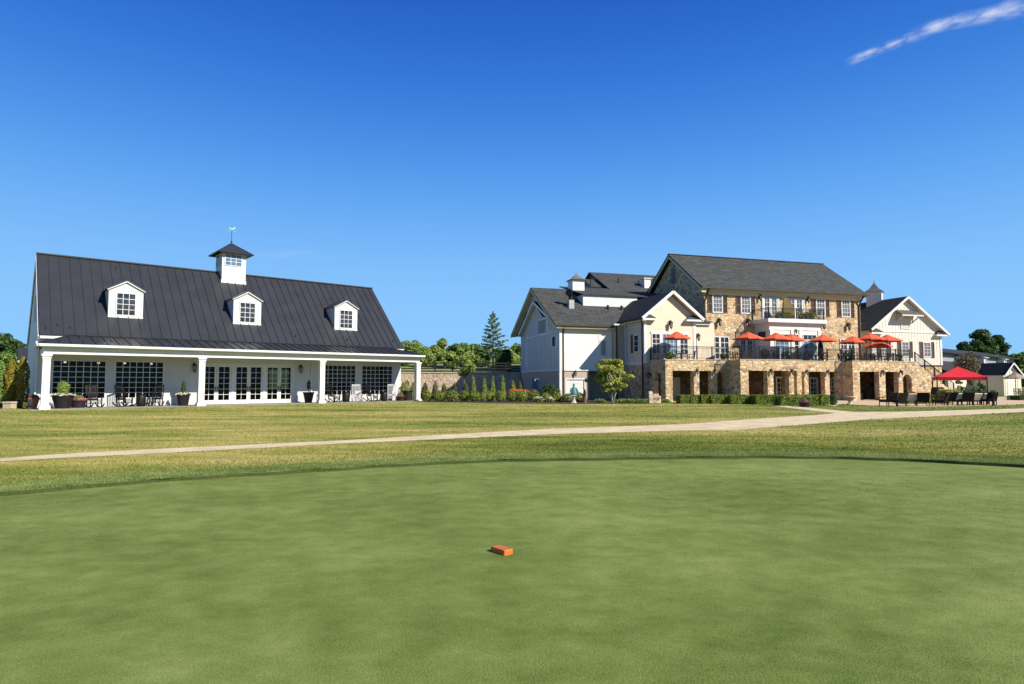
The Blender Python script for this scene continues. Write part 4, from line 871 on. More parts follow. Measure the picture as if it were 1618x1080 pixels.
for x, y, z, h, r, mt in ((4.33, 17, 11.95, .7, .06, DARK), (6.78, 17, 11.6, .95, .06, DARK), (4.9, 17, 11.2, .3, .16, TRIM), (1.1, 8.0, 7.75, .5, .06, DARK), (-.6, 9.2, 8.4, .25, .1, DARK), (.8, 9.2, 8.4, .25, .1, DARK), (1.0, 16.8, 11.4, 1.3, .05, DARK)): roofvent(x, y, z, h, r, mt)
g = G(); g.box(6.75, 7.5, 15.7, 16.5, 11.0, 12.6); v_ = g.build('vent_box', TRIM, club); h = G(); h.box(6.65, 7.6, 15.6, 16.6, 12.602, 12.7); h.build('vent_cap', TRIM, v_)
g = G(); g.box(-4.5, -4.0, 9.1, 9.6, 8.2, 9.1); ch = g.build('flue', noise_mat('galvanised', (.3, .3, .3), (.38, .38, .38), 4, .5), club)
h = G(); h.tube([(-4.25, 9.35, 9.1), (-4.25, 9.35, 9.45), (-4.45, 9.2, 9.75), (-4.6, 9.05, 9.75)], [.2, .2, .26, .3], 10); h.tube([(-4.1, 9.3, 9.2), (-3.85, 9.2, 9.5)], [.16, .2], 8); h.build('flue_hood', DARK, ch)
def cupola(cx, cy, zb, zt, hw, rise, over, wm, rm, rot=0):
    g = G(); g.box(-hw, hw, -hw, hw, zb, zt); c = g.build('cupola', wm, club, (cx, cy, 0), rot); h = G(); o = hw + over
    ring = [[(-o*k, -o*k, zz), (o*k, -o*k, zz), (o*k, o*k, zz), (-o*k, o*k, zz)] for k, zz in ((1, zt + .01), (.5, zt + rise*.38), (.04, zt + rise))]
    for a, b in zip(ring[:-1], ring[1:]):
        for i in range(4): h.poly([a[i], a[(i+1) % 4], b[(i+1) % 4], b[i]])
    h.poly(ring[0][::-1]); h.tube([(0, 0, zt + rise - .05), (0, 0, zt + rise + .3)], [.05, .02], 6)
    h.build('cupola_roof', rm, c); h = G(); h.box(-hw - .04, hw + .04, -hw - .04, hw + .04, zt - .14, zt - .002); h.build('cupola_trim', TRIM, c); return c
cupola(-2.2, 13.0, 10.2, 11.55, .62, .62, .22, TRIM, noise_mat('copper_roof', (.12, .08, .06), (.18, .13, .1), 4, .5))

# --- board and batten wing on the right
RX0, RX1, RY = 25.3, 34.1, 4.5; rm = (29.6, 10.0); rs = .715
g = G(); g.wall('x', RX0, RX1, 3.28, 6.5, RY, RY + .25); gable_end(g, 'x', RX0, RX1, rm[0], 6.72, 9.82, RY, RY + .25, 6.5); g.wall('y', RY + .25, 18, 3.28, 6.7, RX0, RX0 + .25); g.wall('y', RY + .25, 18, 3.28, 6.7, RX1 - .25, RX1)
zt2 = lambda x: 9.9 - abs(x - rm[0])*rs - .25
wl = [(26.73, .66), (29.38, .84), (32.18, .84)]
battens(g, 'x', RX0, RX1, 3.28, zt2, RY, .40, .05, .018, [(c - .95, c + .95, 4.0, 5.7) for c, w in wl] + [(28.85, 30.2, 6.7, 8.0)])
g.build('wall', noise_mat('ivory_batten_board', (.56, .52, .44), (.62, .58, .50), 1.5, .6), club, label='ivory boards with battens on the right gable wing')
g = G(); g.wall('x', RX0 + .02, RX1 - .02, -.05, 3.2, RY + .04, RY + .3); g.wall('y', RY + .3, 18, -.05, 3.2, RX1 - .28, RX1 - .02); g.build('wall', STONE, club, label='stone base under the right gable wing')
g = G(); g.box(RX0 - .03, RX1 + .03, RY - .06, RY + .2, 3.201, 3.279); g.build('sill_board', IRON, club)
g = G(); eL2, eR2 = 24.9, 34.72; z0 = rm[1] + .1; ez = z0 - (rm[0] - eL2)*rs; ez2 = z0 - (eR2 - rm[0])*rs
g.slab([(eL2, RY - .4, ez), (rm[0], RY - .4, z0), (rm[0], 18.5, z0), (eL2, 18.5, ez)], .12); g.slab([(rm[0], RY - .4, z0), (eR2, RY - .4, ez2), (eR2, 18.5, ez2), (rm[0], 18.5, z0)], .12)
g.build('roof', SHING2, club, label='dark shingle roof of the right gable wing')
g = G(); yy = RY - .43
g.bar((eL2 - .02, yy, ez - .1), (rm[0], yy, z0 - .1), .07, .21, (0, 0, 1)); g.bar((eR2 + .02, yy, ez2 - .1), (rm[0], yy, z0 - .1), .07, .21, (0, 0, 1))
g.box(RX0 - .04, RX0 + .2, RY - .05, RY + .2, 3.28, 6.4); g.box(RX1 - .2, RX1 + .04, RY - .05, RY + .2, 3.28, 6.4); g.box(26.2, 33.2, RY - .05, RY - .001, 6.5, 6.68)
g.build('fascia', TRIM, club)
g = G(); g.slab([(eL2 + .06, RY - .38, ez - .14), (rm[0], RY - .38, z0 - .14), (rm[0], RY - .003, z0 - .14), (eL2 + .06, RY - .003, ez - .14)], .03); g.slab([(rm[0], RY - .38, z0 - .14), (eR2 - .06, RY - .38, ez2 - .14), (eR2 - .06, RY - .003, ez2 - .14), (rm[0], RY - .003, z0 - .14)], .03); g.build('soffit', SOFF, club)
cap_return(eL2, 26.5, RY - .4, RY - .002, 6.42, .4); cap_return(33.1, eR2, RY - .4, RY - .002, 6.36, .42)
for c, w in wl:
    sash('window', club, c, RY - .001, 4.08, w + .14, 1.52, 2, 4, 0, .09, mw=.035, glass=PANE_C, out=.06, back=0)
    for s in (-1, 1): shutter(c + s*(w/2 + .32), RY - .001, 4.0, .42, 1.62, mat=noise_mat('plum_shutter', (.075, .035, .032), (.1, .05, .046), 4, .55))
louvre(29.5, RY - .001, 6.85, 1.2, 1.0, 0, TRIM, noise_mat('ivory_louvre', (.66, .61, .5), (.72, .67, .56), 3, .6))
g = G(); g.slab([(28.15, RY - .95, 8.2), (30.85, RY - .95, 8.2), (30.85, RY - .03, 8.72), (28.15, RY - .03, 8.72)], .05)
for k in range(8): x = 28.2 + k*.37; g.bar((x, RY - .95, 8.23), (x, RY - .03, 8.75), .03, .05, (0, -.5, 1))
aw = g.build('awning', noise_mat('awning_metal', (.16, .15, .13), (.22, .2, .18), 3, .5), club)
h = G(); h.box(28.15, 30.85, RY - .96, RY - .9, 8.06, 8.17)
for x in (28.5, 30.5): h.bar((x, RY - .02, 7.55), (x, RY - .85, 8.1), .08, .1); h.bar((x, RY - .05, 7.5), (x, RY - .05, 8.5), .08, .08)
h.build('awning_bracket', TRIM, aw)
cupola(29.6, 8.1, 8.8, 11.0, .70, 1.0, .16, PALE, noise_mat('pewter_roof', (.09, .09, .085), (.14, .14, .13), 4, .5), R(38))

# ------------------------------------------------------------------ stone terrace with arcade in front of the hall
ter = thing('terrace', 'raised stone terrace with arcade of square openings and black iron railing', 'terrace', MF.w(0, 0), MF.rot)
def arch_fill(g, x0, x1, zs, zt, y0, y1, n=8):
    """fills the corners of a square-headed hole so that it reads as an arch"""
    c = (x0 + x1)/2; r = (x1 - x0)/2
    for s in (-1, 1):
        pts = [(c + s*r, zt)] + [(c + s*r*math.cos(math.pi/2*i/n), zs + (zt - zs - .02)*math.sin(math.pi/2*i/n)) for i in range(n + 1)] + [(c, zt)]
        g.prism_y(pts, y0 + .004, y1 - .004)
ZT, ZB = 3.35, -.2
g = G()
g.wall('x', 0, 5.64, ZB, ZT, 0, .5, [(.63, 2.55, ZB, 2.49), (3.05, 4.19, ZB, 2.49), (4.72, 5.5, ZB, 2.46)]); arch_fill(g, 4.72, 5.5, 2.1, 2.46, 0, .5)
g.wall('y', .5, 2.7, ZB, ZT, 0, .5, [(.75, 2.0, ZB, 2.3)]); g.wall('y', 2.7, 8.4, ZB, 3.06, -.32, .2)
g.wall('x', 5.64, 11.45, ZB, ZT, -1.75, -1.25, [(6.38, 8.16, ZB, 2.5), (8.73, 10.23, ZB, 2.5), (10.69, 10.99, ZB, 2.5)])
g.wall('y', -1.25, 0, ZB, ZT, 5.64, 6.14); g.wall('y', -1.25, 0, ZB, ZT, 10.95, 11.45)
g.wall('x', 11.45, 17.18, ZB, ZT, 0, .5, [(11.75, 13.24, ZB, 2.48), (13.68, 15.39, ZB, 2.48), (15.88, 16.8, ZB, 2.48)])
g.wall('y', -.7, 0, ZB, ZT, 17.18, 17.68)
g.wall('x', 17.18, 24.0, ZB, ZT, -1.2, -.7, [(17.91, 19.99, ZB, 2.48), (20.67, 22.12, ZB, 2.48), (22.6, 23.57, ZB, 2.27)]); arch_fill(g, 22.6, 23.57, 1.75, 2.27, -1.2, -.7)
g.build('wall', STONE, ter)
g = G(); g.wall('x', .5, 24.0, ZB, 2.6, 3.2, 3.5); g.wall('y', -.7, 3.2, ZB, 2.6, 23.7, 24.0); g.build('inner_wall', STONE_SHADE, ter)
g = G(); g.box(.5, 23.7, .5, 3.19, -.03, .02); g.build('arcade_floor', PATIO, ter)
g = G(); g.box(.5, 24, .5, 4.48, 2.62, 3.2); g.box(6.14, 10.95, -1.25, .499, 2.62, 3.2); g.box(17.68, 24, -.7, .499, 2.62, 3.2); g.build('deck_slab', SLAB, ter)
COPE = noise_mat('coping', (.42, .34, .25), (.5, .42, .32), 4, .8)
g = G()
for p in ((-.04, 5.6, -.04, .54), (5.6, 11.49, -1.79, -1.21), (11.49, 17.14, -.04, .54), (17.14, 24.04, -1.24, -.66)): g.box(p[0], p[1], p[2], p[3], ZT + .002, ZT + .05)
g.build('coping', COPE, ter)
zr = ZT + .05
for pts in ([(.15, 2.6), (.15, .15), (5.8, .15)], [(5.8, .15), (5.8, -1.55), (11.3, -1.55), (11.3, .15)], [(11.3, .15), (17.35, .15)], [(17.35, .15), (17.35, -1.0), (23.7, -1.0)]): railing(ter, pts, zr)
# stair down on the right
SX0, SX1 = 24.0, 28.7
g = G(); g.prism_y([(SX0, ZB), (SX0, 3.36), (SX0 + .25, 3.2), (SX1, .45), (SX1, ZB)], -1.2, -.9); g.prism_y([(SX0, ZB), (SX0, 3.1), (SX1, .2), (SX1, ZB)], 1.0, 1.3); g.build('stair_wall', STONE, ter)
g = G(); ns_ = 18
for k in range(ns_): x = SX0 + (SX1 - SX0)*k/ns_; g.box(x, x + (SX1 - SX0)/ns_, -.898, .998, ZB, 3.2*(1 - (k + .5)/ns_))
g.build('steps', CONC, ter)
g = G()
for y in (-1.05, 1.15):
    q = lambda t, h: (SX0 + .2 + (SX1 - SX0 - .3)*t, y, 3.25 - 2.75*t + h)
    g.bar(q(0, .98), q(1, .98), .06, .05); g.bar(q(0, .2), q(1, .2), .035, .03)
    for i in range(5): a = q(i/4, 0); g.box(a[0] - .035, a[0] + .035, y - .035, y + .035, a[2] - .1, a[2] + 1.02)
    for i in range(1, 44): a = q(i/44, 0); g.box(a[0] - .008, a[0] + .008, y - .008, y + .008, a[2] + .2, a[2] + .98)
g.build('railing', DARK, ter, label='sloping black stair rail')
for x, y in ((2.8, 0), (8.45, -1.75), (10.46, -1.75), (13.45, 0), (15.63, 0), (20.33, -1.2), (22.36, -1.2), (4.45, 0)): lantern(ter, x, y - .001, 2.5, 0, .85)
lantern(ter, -.001, 2.35, 2.2, R(-90), .9)
g = G(); g.box(2.5, 3.2, 3.12, 3.199, 0, 1.98); g.build('service_door', noise_mat('tan_door', (.46, .38, .3), (.5, .42, .34), 2, .6), ter)
sash('arcade_door', ter, 13.42, 3.199, -.02, .98, 2.08, 2, 4, 0, .14, .3, .04, glass=PANE, out=.06, back=0)
sash('arcade_door', ter, 17.05, 3.199, -.02, .9, 2.02, 2, 4, 0, .12, .3, .04, glass=PANE, out=.06, back=0)
sash('arcade_window', ter, 19.3, 3.199, .7, .7, 1.3, 2, 3, 0, .08, mw=.04, glass=PANE, out=.06, back=0)

# ------------------------------------------------------------------ garden wall, fence
gw = thing('garden_wall', 'pale stone retaining wall behind the row of cone shrubs', 'wall', (0, 71.0, 0))
g = G(); g.box(-24, 2.2, 0, .5, -.2, 2.57); g.build('stonework', STONE2, gw); g = G(); g.box(-24.05, 2.2, -.06, .56, 2.572, 2.69); g.build('coping', COPE, gw)
fe = thing('fence', 'black four rail board fence on top of the stone retaining wall', 'fence', (0, 72.2, 2.5))
px = -23.0; k = 0
while px < 2.5:
    g = G(); g.box(px - .07, px + .07, -.07, .07, -.1, 1.36); g.build('post', FENCEM, fe); px += 2.03
for z in (.32, .62, .92, 1.22): g = G(); g.box(-23.2, 2.4, -.11, -.072, z - .07, z + .07); g.build('rail', FENCEM, fe)

# ------------------------------------------------------------------ planted bed
cones = [(672, 604.5, 58.5), (688, 601, 58.5), (702, 605, 58.5), (718, 604, 58.5), (736, 603.5, 58.5), (747.6, 592.8, 57), (765, 593.5, 57), (778, 592.5, 57), (794, 592, 57), (810.5, 600.5, 57), (823, 595, 57), (653, 603, 58.5), (638, 602, 58.5)]
for i, (px, ty, Y) in enumerate(cones):
    h = EYE + (603 - ty)*Y/1000; w = {0: .95, 1: .72}.get(i, .78) if i not in (5, 6, 7, 8, 10) else .68
    lab = ('%s cone shaped arborvitae from the end porch column toward the clubhouse' % ORD[i]) if i < 11 else ('cone arborvitae seen through the porch end, ' + ('beside the dark pot' if i == 11 else 'nearest the pavilion wall'))
    shrub('arborvitae', 'cone', at(px, Y), w, w, h, LEAF_BR if i == 1 else (LEAF_C if i > 4 else LEAF_OL), lab, 'shrub', 1300, .075, random.uniform(0, 6), 'cone arborvitae along the garden wall')
balls = [(675, 616), (695, 617), (715, 616), (733, 617), (750.5, 617.5), (763, 619), (772, 617.5), (790.5, 617), (808.5, 619), (824, 618.5), (843, 615), (862, 620), (879, 619), (897, 621.5), (914, 619.5)]
for i, (px, ty) in enumerate(balls):
    Y = 51.5 - .9*(i > 10) + random.uniform(-.4, .4); h = (EYE + (603 - ty)*Y/1000); w = random.uniform(.84, 1.06) if i not in (5,) else .6
    shrub('boxwood_shrub', 'ball', at(px, Y), w, w, h, LEAF_C if i % 4 else LEAF_H, '%s low rounded shrub in the front row from the porch column rightward' % ORD[i], 'shrub', 1100, .065, random.uniform(0, 6), 'rounded shrubs along the bed edge')
def flowers(name, loc, w, h, mat, lab, n=260, low=.45, green=LEAF_L, cat='flowers'):
    root = thing(name, lab, cat, loc); P = RNG.normal(size=(n, 3))*np.array([w*.28, w*.25, 0]); P[:, 2] = h*RNG.uniform(low, 1, n)
    leaves('blossoms', P, sph(n) + np.array([0, 0, .8]), .07, mat, root, asp=1.1); m = int(n*1.4); Q = RNG.normal(size=(m, 3))*np.array([w*.26, w*.24, 0]); Q[:, 2] = h*RNG.uniform(0.02, .8, m)
    leaves('foliage', Q, sph(m), .08, green, root, asp=2.2); return root
flowers('flower_clump', at(811, 53.5), .7, 1.02, PETAL_O, 'tall orange daylilies in front of the cone shrubs', low=.75)
flowers('flower_clump', at(826, 53), .95, .95, PETAL_O, 'wide clump of orange red blooms right of the daylilies', 320, .8)
flowers('flower_clump', at(852, 49.8), .5, .45, PETAL_W, 'small white flower clump below the weeping shrub')
flowers('flower_clump', at(869, 49.8), .5, .42, PETAL_W, 'cream flower clump between two rounded shrubs below the pale wing')
# weeping mound
root = thing('weeping_shrub', 'broad dark weeping shrub by the corner of the pale wing', 'shrub', at(868, 52))
bl = [((.75*math.cos(a)*k, .6*math.sin(a)*k, 1.15 - .75*k*k), (.42, .42, .3)) for k in (.2, .7, 1.15) for a in np.linspace(0, 5.5, 7)]
P, N = clumps(bl, 3000); leaves('foliage', P, N, .085, LEAF_D, root); g = G(); g.tube([(0, 0, -.05), (.05, 0, .6), (0, 0, 1.1)], [.07, .06, .03], 7); g.build('stem', TRUNK, root)
# statue
st = thing('statue', 'green patina statue of a robed figure on white baluster pedestal', 'statue', at(906.5, 47.6, 0))
g = G(); g.box(-.2, .2, -.2, .2, 0, .07); g.lathe([(.19, .07), (.17, .12), (.11, .2), (.085, .32), (.12, .46), (.16, .52), (.12, .56)], n=14); g.box(-.19, .19, -.19, .19, .56, .63); g.build('pedestal', WHITEW, st)
g = G(); g.lathe([(.2, .63), (.25, .66), (.27, .74), (.24, .86), (.2, .98), (.17, 1.08), (.15, 1.15), (.10, 1.21), (.055, 1.25), (.055, 1.28), (.075, 1.31), (.088, 1.37), (.08, 1.43), (.05, 1.47), (.01, 1.485)], n=16, sy=.72)
g.tube([(-.13, 0, 1.15), (-.23, -.03, 1.02), (-.26, -.08, .85), (-.2, -.14, .76)], [.06, .06, .05, .035], 8); g.tube([(.13, 0, 1.15), (.25, -.02, 1.0), (.30, -.06, .84), (.32, -.1, .74)], [.06, .06, .05, .03], 8); g.build('figure', COPPER, st, smooth=True)
# trees by the wall
def custom_tree(name, loc, label, blobs, n, leaf, mat, stems, tmat, branches=()):
    root = thing(name, label, 'tree', loc); P, N = clumps(blobs, n, .3); leaves('crown', P, N, leaf, mat, root); g = G()
    for pts, rad in stems: g.tube(pts, rad, 7)
    for p, q, r in branches: g.tube([p, ((p[0]+q[0])/2, (p[1]+q[1])/2, (p[2]+q[2])/2 + .06), q], [r, r*.7, r*.25], 5)
    g.build('trunk', tmat, root, smooth=True); return root
rs = random.Random(5); bl = []
for k in range(44):
    z = rs.uniform(2.3, 4.75); rmax = .35 + 1.2*min(1, (z - 2.2)/1.0)*(1 if z < 3.9 else max(.25, (5.05 - z)/1.15)); a = rs.uniform(0, 6.28); r = rmax*rs.uniform(.25, 1); b = rs.uniform(.16, .36); bl.append(((r*math.cos(a), r*math.sin(a), z), (b, b, b*.8)))
custom_tree('young_tree', at(733, 60), 'young light green tree on thin trunk in front of garden wall', bl, 3000, .13, LEAF_L, [([(0, 0, -.1), (.02, 0, 1.3), (0, .02, 2.4), (.03, 0, 4.2)], [.075, .06, .05, .015])], TRUNK, [((0, 0, 1.9 + .05*i), bl[i*2][0], .028) for i in range(12)])
bl = []
for k in range(46):
    z = rs.uniform(.95, 3.25); sp = 1.5*math.sin(math.pi*min(1, max(.12, (z - .5)/2.9)))**.6; a = rs.uniform(0, 6.28); r = sp*rs.uniform(.3, 1.05)
    if math.cos(a)*r < -.9 and z > 2.6: z -= .7
    b = rs.uniform(.22, .42); bl.append(((r*math.cos(a)*1.0, r*math.sin(a)*.8, z), (b*1.25, b*1.25, b*.62)))
SB = leafmat('serviceberry_leaf', [(.16, .21, .025), (.31, .35, .05), (.44, .45, .10)])
sv_ = [(-.62, .1, 1.7), (.55, -.1, 1.8), (.1, .2, 2.2), (-.2, -.15, 2.0)]
custom_tree('serviceberry', at(967, 49.6), 'yellow green multi stemmed tree against the stone terrace wall', bl, 5200, .125, SB, [([(.08*math.cos(i*1.6), .08*math.sin(i*1.6), -.1), (p[0]*.5, p[1]*.5, .75), p, (p[0]*1.2, p[1]*1.2, 2.7)], [.055, .045, .03, .01]) for i, p in enumerate(sv_)], TRUNKW, [((sv_[i % 4][0]*.8, sv_[i % 4][1]*.8, 1.3), bl[i*3][0], .02) for i in range(14)])
# low plants and wall sign by the serviceberry
for i, (px, w) in enumerate(((949, .5), (982, .8), (996, .7), (1011, .8), (1050, .5))):
    flowers('groundcover_plant', at(px, 48.6 + .3*(i % 2)), w*1.3, .3, LEAF_L, ['small pale grassy plant left of the serviceberry stems', 'spreading pale green plant right of the serviceberry stems', 'low bushy plant midway between serviceberry and stone sign', 'wide low plant just left of the stone sign', 'small plant at the foot of the terrace corner'][i], 160, .3, LEAF, 'plant')
sg = thing('stone_sign', 'low stone sign block with taller pier beside the terrace corner', 'sign', (10.62, 47.6, 0), R(8))
g = G(); g.box(-.40, -.14, -.16, .16, -.05, .92); g.build('pier', STONE2, sg); g = G(); g.box(-.138, .52, -.13, .13, -.05, .56); b_ = g.build('block', STONE2, sg)
g = G()
for r_ in range(2):
    for k in range(6 - r_): g.box(-.06 + k*.09, -.005 + k*.09, -.142, -.128, .34 - r_*.1, .41 - r_*.1)
g.build('lettering', IRON, b_)
def potted(name, loc, rt, h, lab, potm=POT, ph=.6, pr=.2, kind='ball', leaf=LEAF, fl=None, rb=.68, stemh=0, n=500, rot=0):
    root = thing(name, lab, 'planter', loc, rot); g = G(); g.lathe([(rt*rb, 0), (rt*rb*1.03, .05), (rt*.93, h*.86), (rt, h*.88), (rt*1.03, h), (rt*.9, h), (rt*.88, h*.9)], n=20); g.build('pot', potm, root, smooth=False)
    if kind:
        me = shrub_mesh(kind, pr*2, pr*2, ph, n, max(.05, pr*.16)); me.materials.append(leaf); link('foliage', me, root, (0, 0, h*.9 + stemh))
        if stemh: g = G(); g.tube([(0, 0, h*.8), (0, 0, h*.9 + stemh + ph*.4)], [.03, .025], 6); g.build('stem', TRUNK, root)
    if fl: m = 240; a = RNG.uniform(0, 6.283, m); r = rt*np.sqrt(RNG.uniform(.15, 1.15, m)); P = np.stack([r*np.cos(a), r*np.sin(a), h*.95 + RNG.uniform(0, .22, m)*(1.2 - r/rt)], 1); leaves('flowers', P, sph(m) + np.array([0, 0, .7]), .085, fl, root, asp=1.15)
    return root
potted('potted_topiary', at(923.5, 47.9), .17, .45, 'terracotta pot with dark cone topiary beside the white garage door', TERRA, .6, .11, 'column', LEAF_D, n=400)

# ------------------------------------------------------------------ pavilion porch furniture
potted('flower_planter', PF.w(.95, 1.1), .60, .82, 'large dark bowl planter with round green shrub beside the left porch column', POT, .95, .32, 'ball', LEAF_L, PETAL_W, .62, n=800)
potted('flower_planter', PF.w(1.78, 1.75), .44, .5, 'low dark planter overflowing with pink flowers', POT, .35, .3, 'ball', LEAF, PETAL_P, .8)
potted('potted_topiary', PF.w(7.55, 1.15), .42, .78, 'dark planter with slim topiary left of the french doors', POT, .72, .15, 'column', LEAF_D, PETAL_W, .7, .22)
potted('potted_topiary', PF.w(16.35, 1.6), .42, .82, 'black planter with slim dark topiary right of the french doors', DARK, .62, .15, 'column', LEAF_D, None, .6, .3)
potted('flower_planter', PF.w(24.25, 1.4), .40, .40, 'low planter of dusty red flowers by the last porch chair', POT, .3, .25, 'ball', LEAF, PETAL_R, .8)
potted('potted_shrub', PF.w(25.35, 2.2), .44, .84, 'tall straight dark pot with green plant beside the end column', POT, .95, .25, 'column', LEAF, None, .92)
potted('flower_planter', PF.w(-.42, 1.2), .26, .62, 'small red brown flower pot left of the first porch column', TERRA, .3, .2, 'ball', LEAF_BR, PETAL_R, .5)
def rocking_chair(mat, lab, loc, rot, group=None):
    root = thing('rocking_chair', lab, 'rocking chair', loc, rot, group)
    g = G()
    for k in range(7): g.box(-.30, .30, -.27 + k*.08, -.205 + k*.08, .43 + .006*k*0, .455)
    g.build('seat', mat, root); g = G(); bk = lambda z: .27 + (z - .4)*.28
    for k in range(6): x = -.22 + k*.088; g.bar((x, bk(.5), .5), (x, bk(1.3), 1.3), .034, .02, (0, 1, 0))
    g.bar((-.3, bk(1.33), 1.33), (.3, bk(1.33), 1.33), .03, .13); g.bar((-.28, bk(.5), .5), (.28, bk(.5), .5), .03, .09); g.build('backrest', mat, root)
    for s in (-1, 1):
        x = s*.31; g = G(); g.bar((x, -.3, .68), (x, bk(.68) + .02, .7), .1, .03); g.build('arm', mat, root)
        g = G(); g.bar((x, -.26, .06), (x, -.26, .67), .055); g.build('leg', mat, root); g = G(); g.bar((x, .26, .07), (x, bk(1.38), 1.38), .055); g.build('leg', mat, root)
        g = G(); pr = [(x, .58*math.sin(a)*1.25, 1.4 - 1.385*math.cos(a*.52)) for a in np.linspace(-1.1, 1.25, 9)]
        for p, q in zip(pr[:-1], pr[1:]): g.bar(p, q, .05, .06)
        g.build('rocker', mat, root)
    g = G(); g.bar((-.3, -.26, .25), (.3, -.26, .25), .03); g.bar((-.3, .27, .25), (.3, .27, .25), .03)
    for k in range(7): x = -.24 + k*.08; g.bar((x, -.26, .26), (x, -.26, .42), .022)
    g.build('stretcher', mat, root); return root
RG = 'rocking chairs on the pavilion porch'
rb = rocking_chair(BLACKW, 'black rocking chair beside the pink flower planter', PF.w(2.62, 1.7, .012), PF.rot + .25, RG)
copy_thing(rb, PF.w(4.28, 1.8, .012), PF.rot + .55, 'black rocking chair left of the black barrel table before the second window', RG)
copy_thing(rb, PF.w(6.05, 1.8, .012), PF.rot - .45, 'black rocking chair right of the black barrel table near the wall lantern', RG)
copy_thing(rb, PF.w(18.45, 1.6, .012), PF.rot + .5, 'black rocking chair just right of the third porch column', RG)
copy_thing(rb, PF.w(21.75, 1.6, .012), PF.rot + .6, 'black rocking chair between the two white rocking chairs', RG)
rw = rocking_chair(WHITEW, 'white rocking chair between the third column and a black rocker', PF.w(20.25, 1.5, .012), PF.rot - .4, RG)
copy_thing(rw, PF.w(23.5, 1.6, .012), PF.rot - .5, 'white rocking chair nearest the far end of the porch', RG)
def barrel(loc, lab):
    root = thing('barrel_table', lab, 'side table', loc, 0, 'black barrel side tables'); g = G(); g.lathe([(.25, 0), (.28, .2), (.29, .4), (.28, .6), (.25, .76)], n=20); g.build('drum', DARK, root, smooth=True)
    g = G(); g.lathe([(.3, .76), (.31, .78), (.31, .8)], n=20); g.build('table_top', DARK, root)
barrel(PF.w(5.18, 1.75, .012), 'black barrel table between two rocking chairs before the second window'); barrel(PF.w(19.4, 1.6, .012), 'black barrel table left of the first white rocking chair'); barrel(PF.w(22.78, 1.6, .012), 'black barrel table left of the last white rocking chair')
for i, (x, y) in enumerate(((1.3, 5.0), (3.2, 5.4), (4.7, 5.2), (6.4, 5.6))):
    t = thing('pendant_lamp', '%s lit pendant lamp behind the left porch windows' % ORD[i], 'lamp', PF.w(x, y, 3.3), 0, 'lamps inside the pavilion'); g = G(); g.tube([(0, 0, 0), (0, 0, -.35)], .012, 6); g.build('cord', DARK, t)
    g = G(); g.lathe([(.04, -.35), (.09, -.42), (.09, -.45), (.03, -.47)], n=12); g.build('shade', WARM, t)

# ------------------------------------------------------------------ terrace furniture
def umbrella(t, d, top, rad, lab, mat=ORANGE, base_z=3.2, F=MF, grp='orange umbrellas on the terrace'):
    root = thing('patio_umbrella', lab, 'umbrella', F.w(t, d, base_z), F.rot + random.uniform(-.25, .25), grp); h = top - base_z; zr = h - .56; n = 8
    g = G(); ring = lambda r, z: [(r*math.cos(2*math.pi*i/n), r*math.sin(2*math.pi*i/n), z) for i in range(n)]
    a, b, c = ring(rad, zr), ring(rad*.5, zr + .27), ring(.14, h - .09)
    for p, q in ((a, b), (b, c)):
        for i in range(n):
            j = (i+1) % n; mid = [(p[i][k] + p[j][k])/2 for k in range(3)]; mid[2] -= .035*(p is a); g.poly([p[i], p[j], q[j], q[i]])
    for i in range(n): j = (i+1) % n; g.poly([a[i], a[j], (a[j][0], a[j][1], a[j][2] - .10), (a[i][0], a[i][1], a[i][2] - .10)])
    g.build('canopy', mat, root); g = G(); e, f_ = ring(.30, h - .14), (0, 0, h)
    for i in range(n): g.poly([e[i], e[(i+1) % n], f_])
    g.build('vent', mat, root)
    g = G(); g.tube([(0, 0, .05), (0, 0, h - .02)], .025, 8); g.build('pole', DARK, root)
    g = G()
    for i in range(n): g.bar((a[i][0]*.98, a[i][1]*.98, a[i][2] - .02), (c[i][0], c[i][1], c[i][2] - .03), .018)
    g.build('ribs', DARK, root); g = G(); g.lathe([(.26, 0), (.27, .04), (.06, .09), (.04, .25)], n=14); g.build('base', DARK, root); return root
umb = [(1.85, 1.3, 5.75, 1.12, 'orange umbrella in front of the lap sided bay, leftmost on the terrace'), (8.51, 1.0, 5.84, 1.22, 'orange umbrella in front of the french doors of the stone hall'),
       (10.83, .4, 5.79, 1.18, 'orange umbrella overlapping the left corner of the white portico'), (12.78, .9, 5.76, 1.15, 'orange umbrella in front of the middle of the white portico'),
       (16.42, 1.2, 5.81, 1.2, 'orange umbrella at the right corner of the white portico'), (19.4, .9, 5.7, 1.15, 'low orange umbrella left of the tallest one near the hall corner'),
       (20.7, .3, 5.97, 1.15, 'tallest orange umbrella, in front of the corner downspout'), (22.83, .5, 5.88, 1.28, 'orange umbrella before the first shuttered window of the right wing'), (23.55, 2.2, 5.45, 1.25, 'half hidden orange umbrella behind the rightmost one')]
for u in umb: umbrella(*u)
def chair_mesh():
    g = G(); g.box(-.24, .24, -.24, .24, .42, .46)
    for k in range(5): x = -.19 + k*.095; g.bar((x, .23, .46), (x, .3, .9), .022)
    g.bar((-.24, .24, .44), (-.24, .31, .94), .04); g.bar((.24, .24, .44), (.24, .31, .94), .04); g.bar((-.24, .31, .93), (.24, .31, .93), .04, .05)
    for sx in (-.22, .22):
        for sy in (-.21, .21): g.bar((sx, sy, 0), (sx, sy, .42), .035)
        g.bar((sx, -.22, .66), (sx, .26, .68), .05, .025); g.bar((sx, -.2, .44), (sx, -.2, .66), .03)
    me = bpy.data.meshes.new('dining_chair'); me.from_pydata(g.v, [], g.f); me.materials.append(IRON); return me
CHM = chair_mesh()
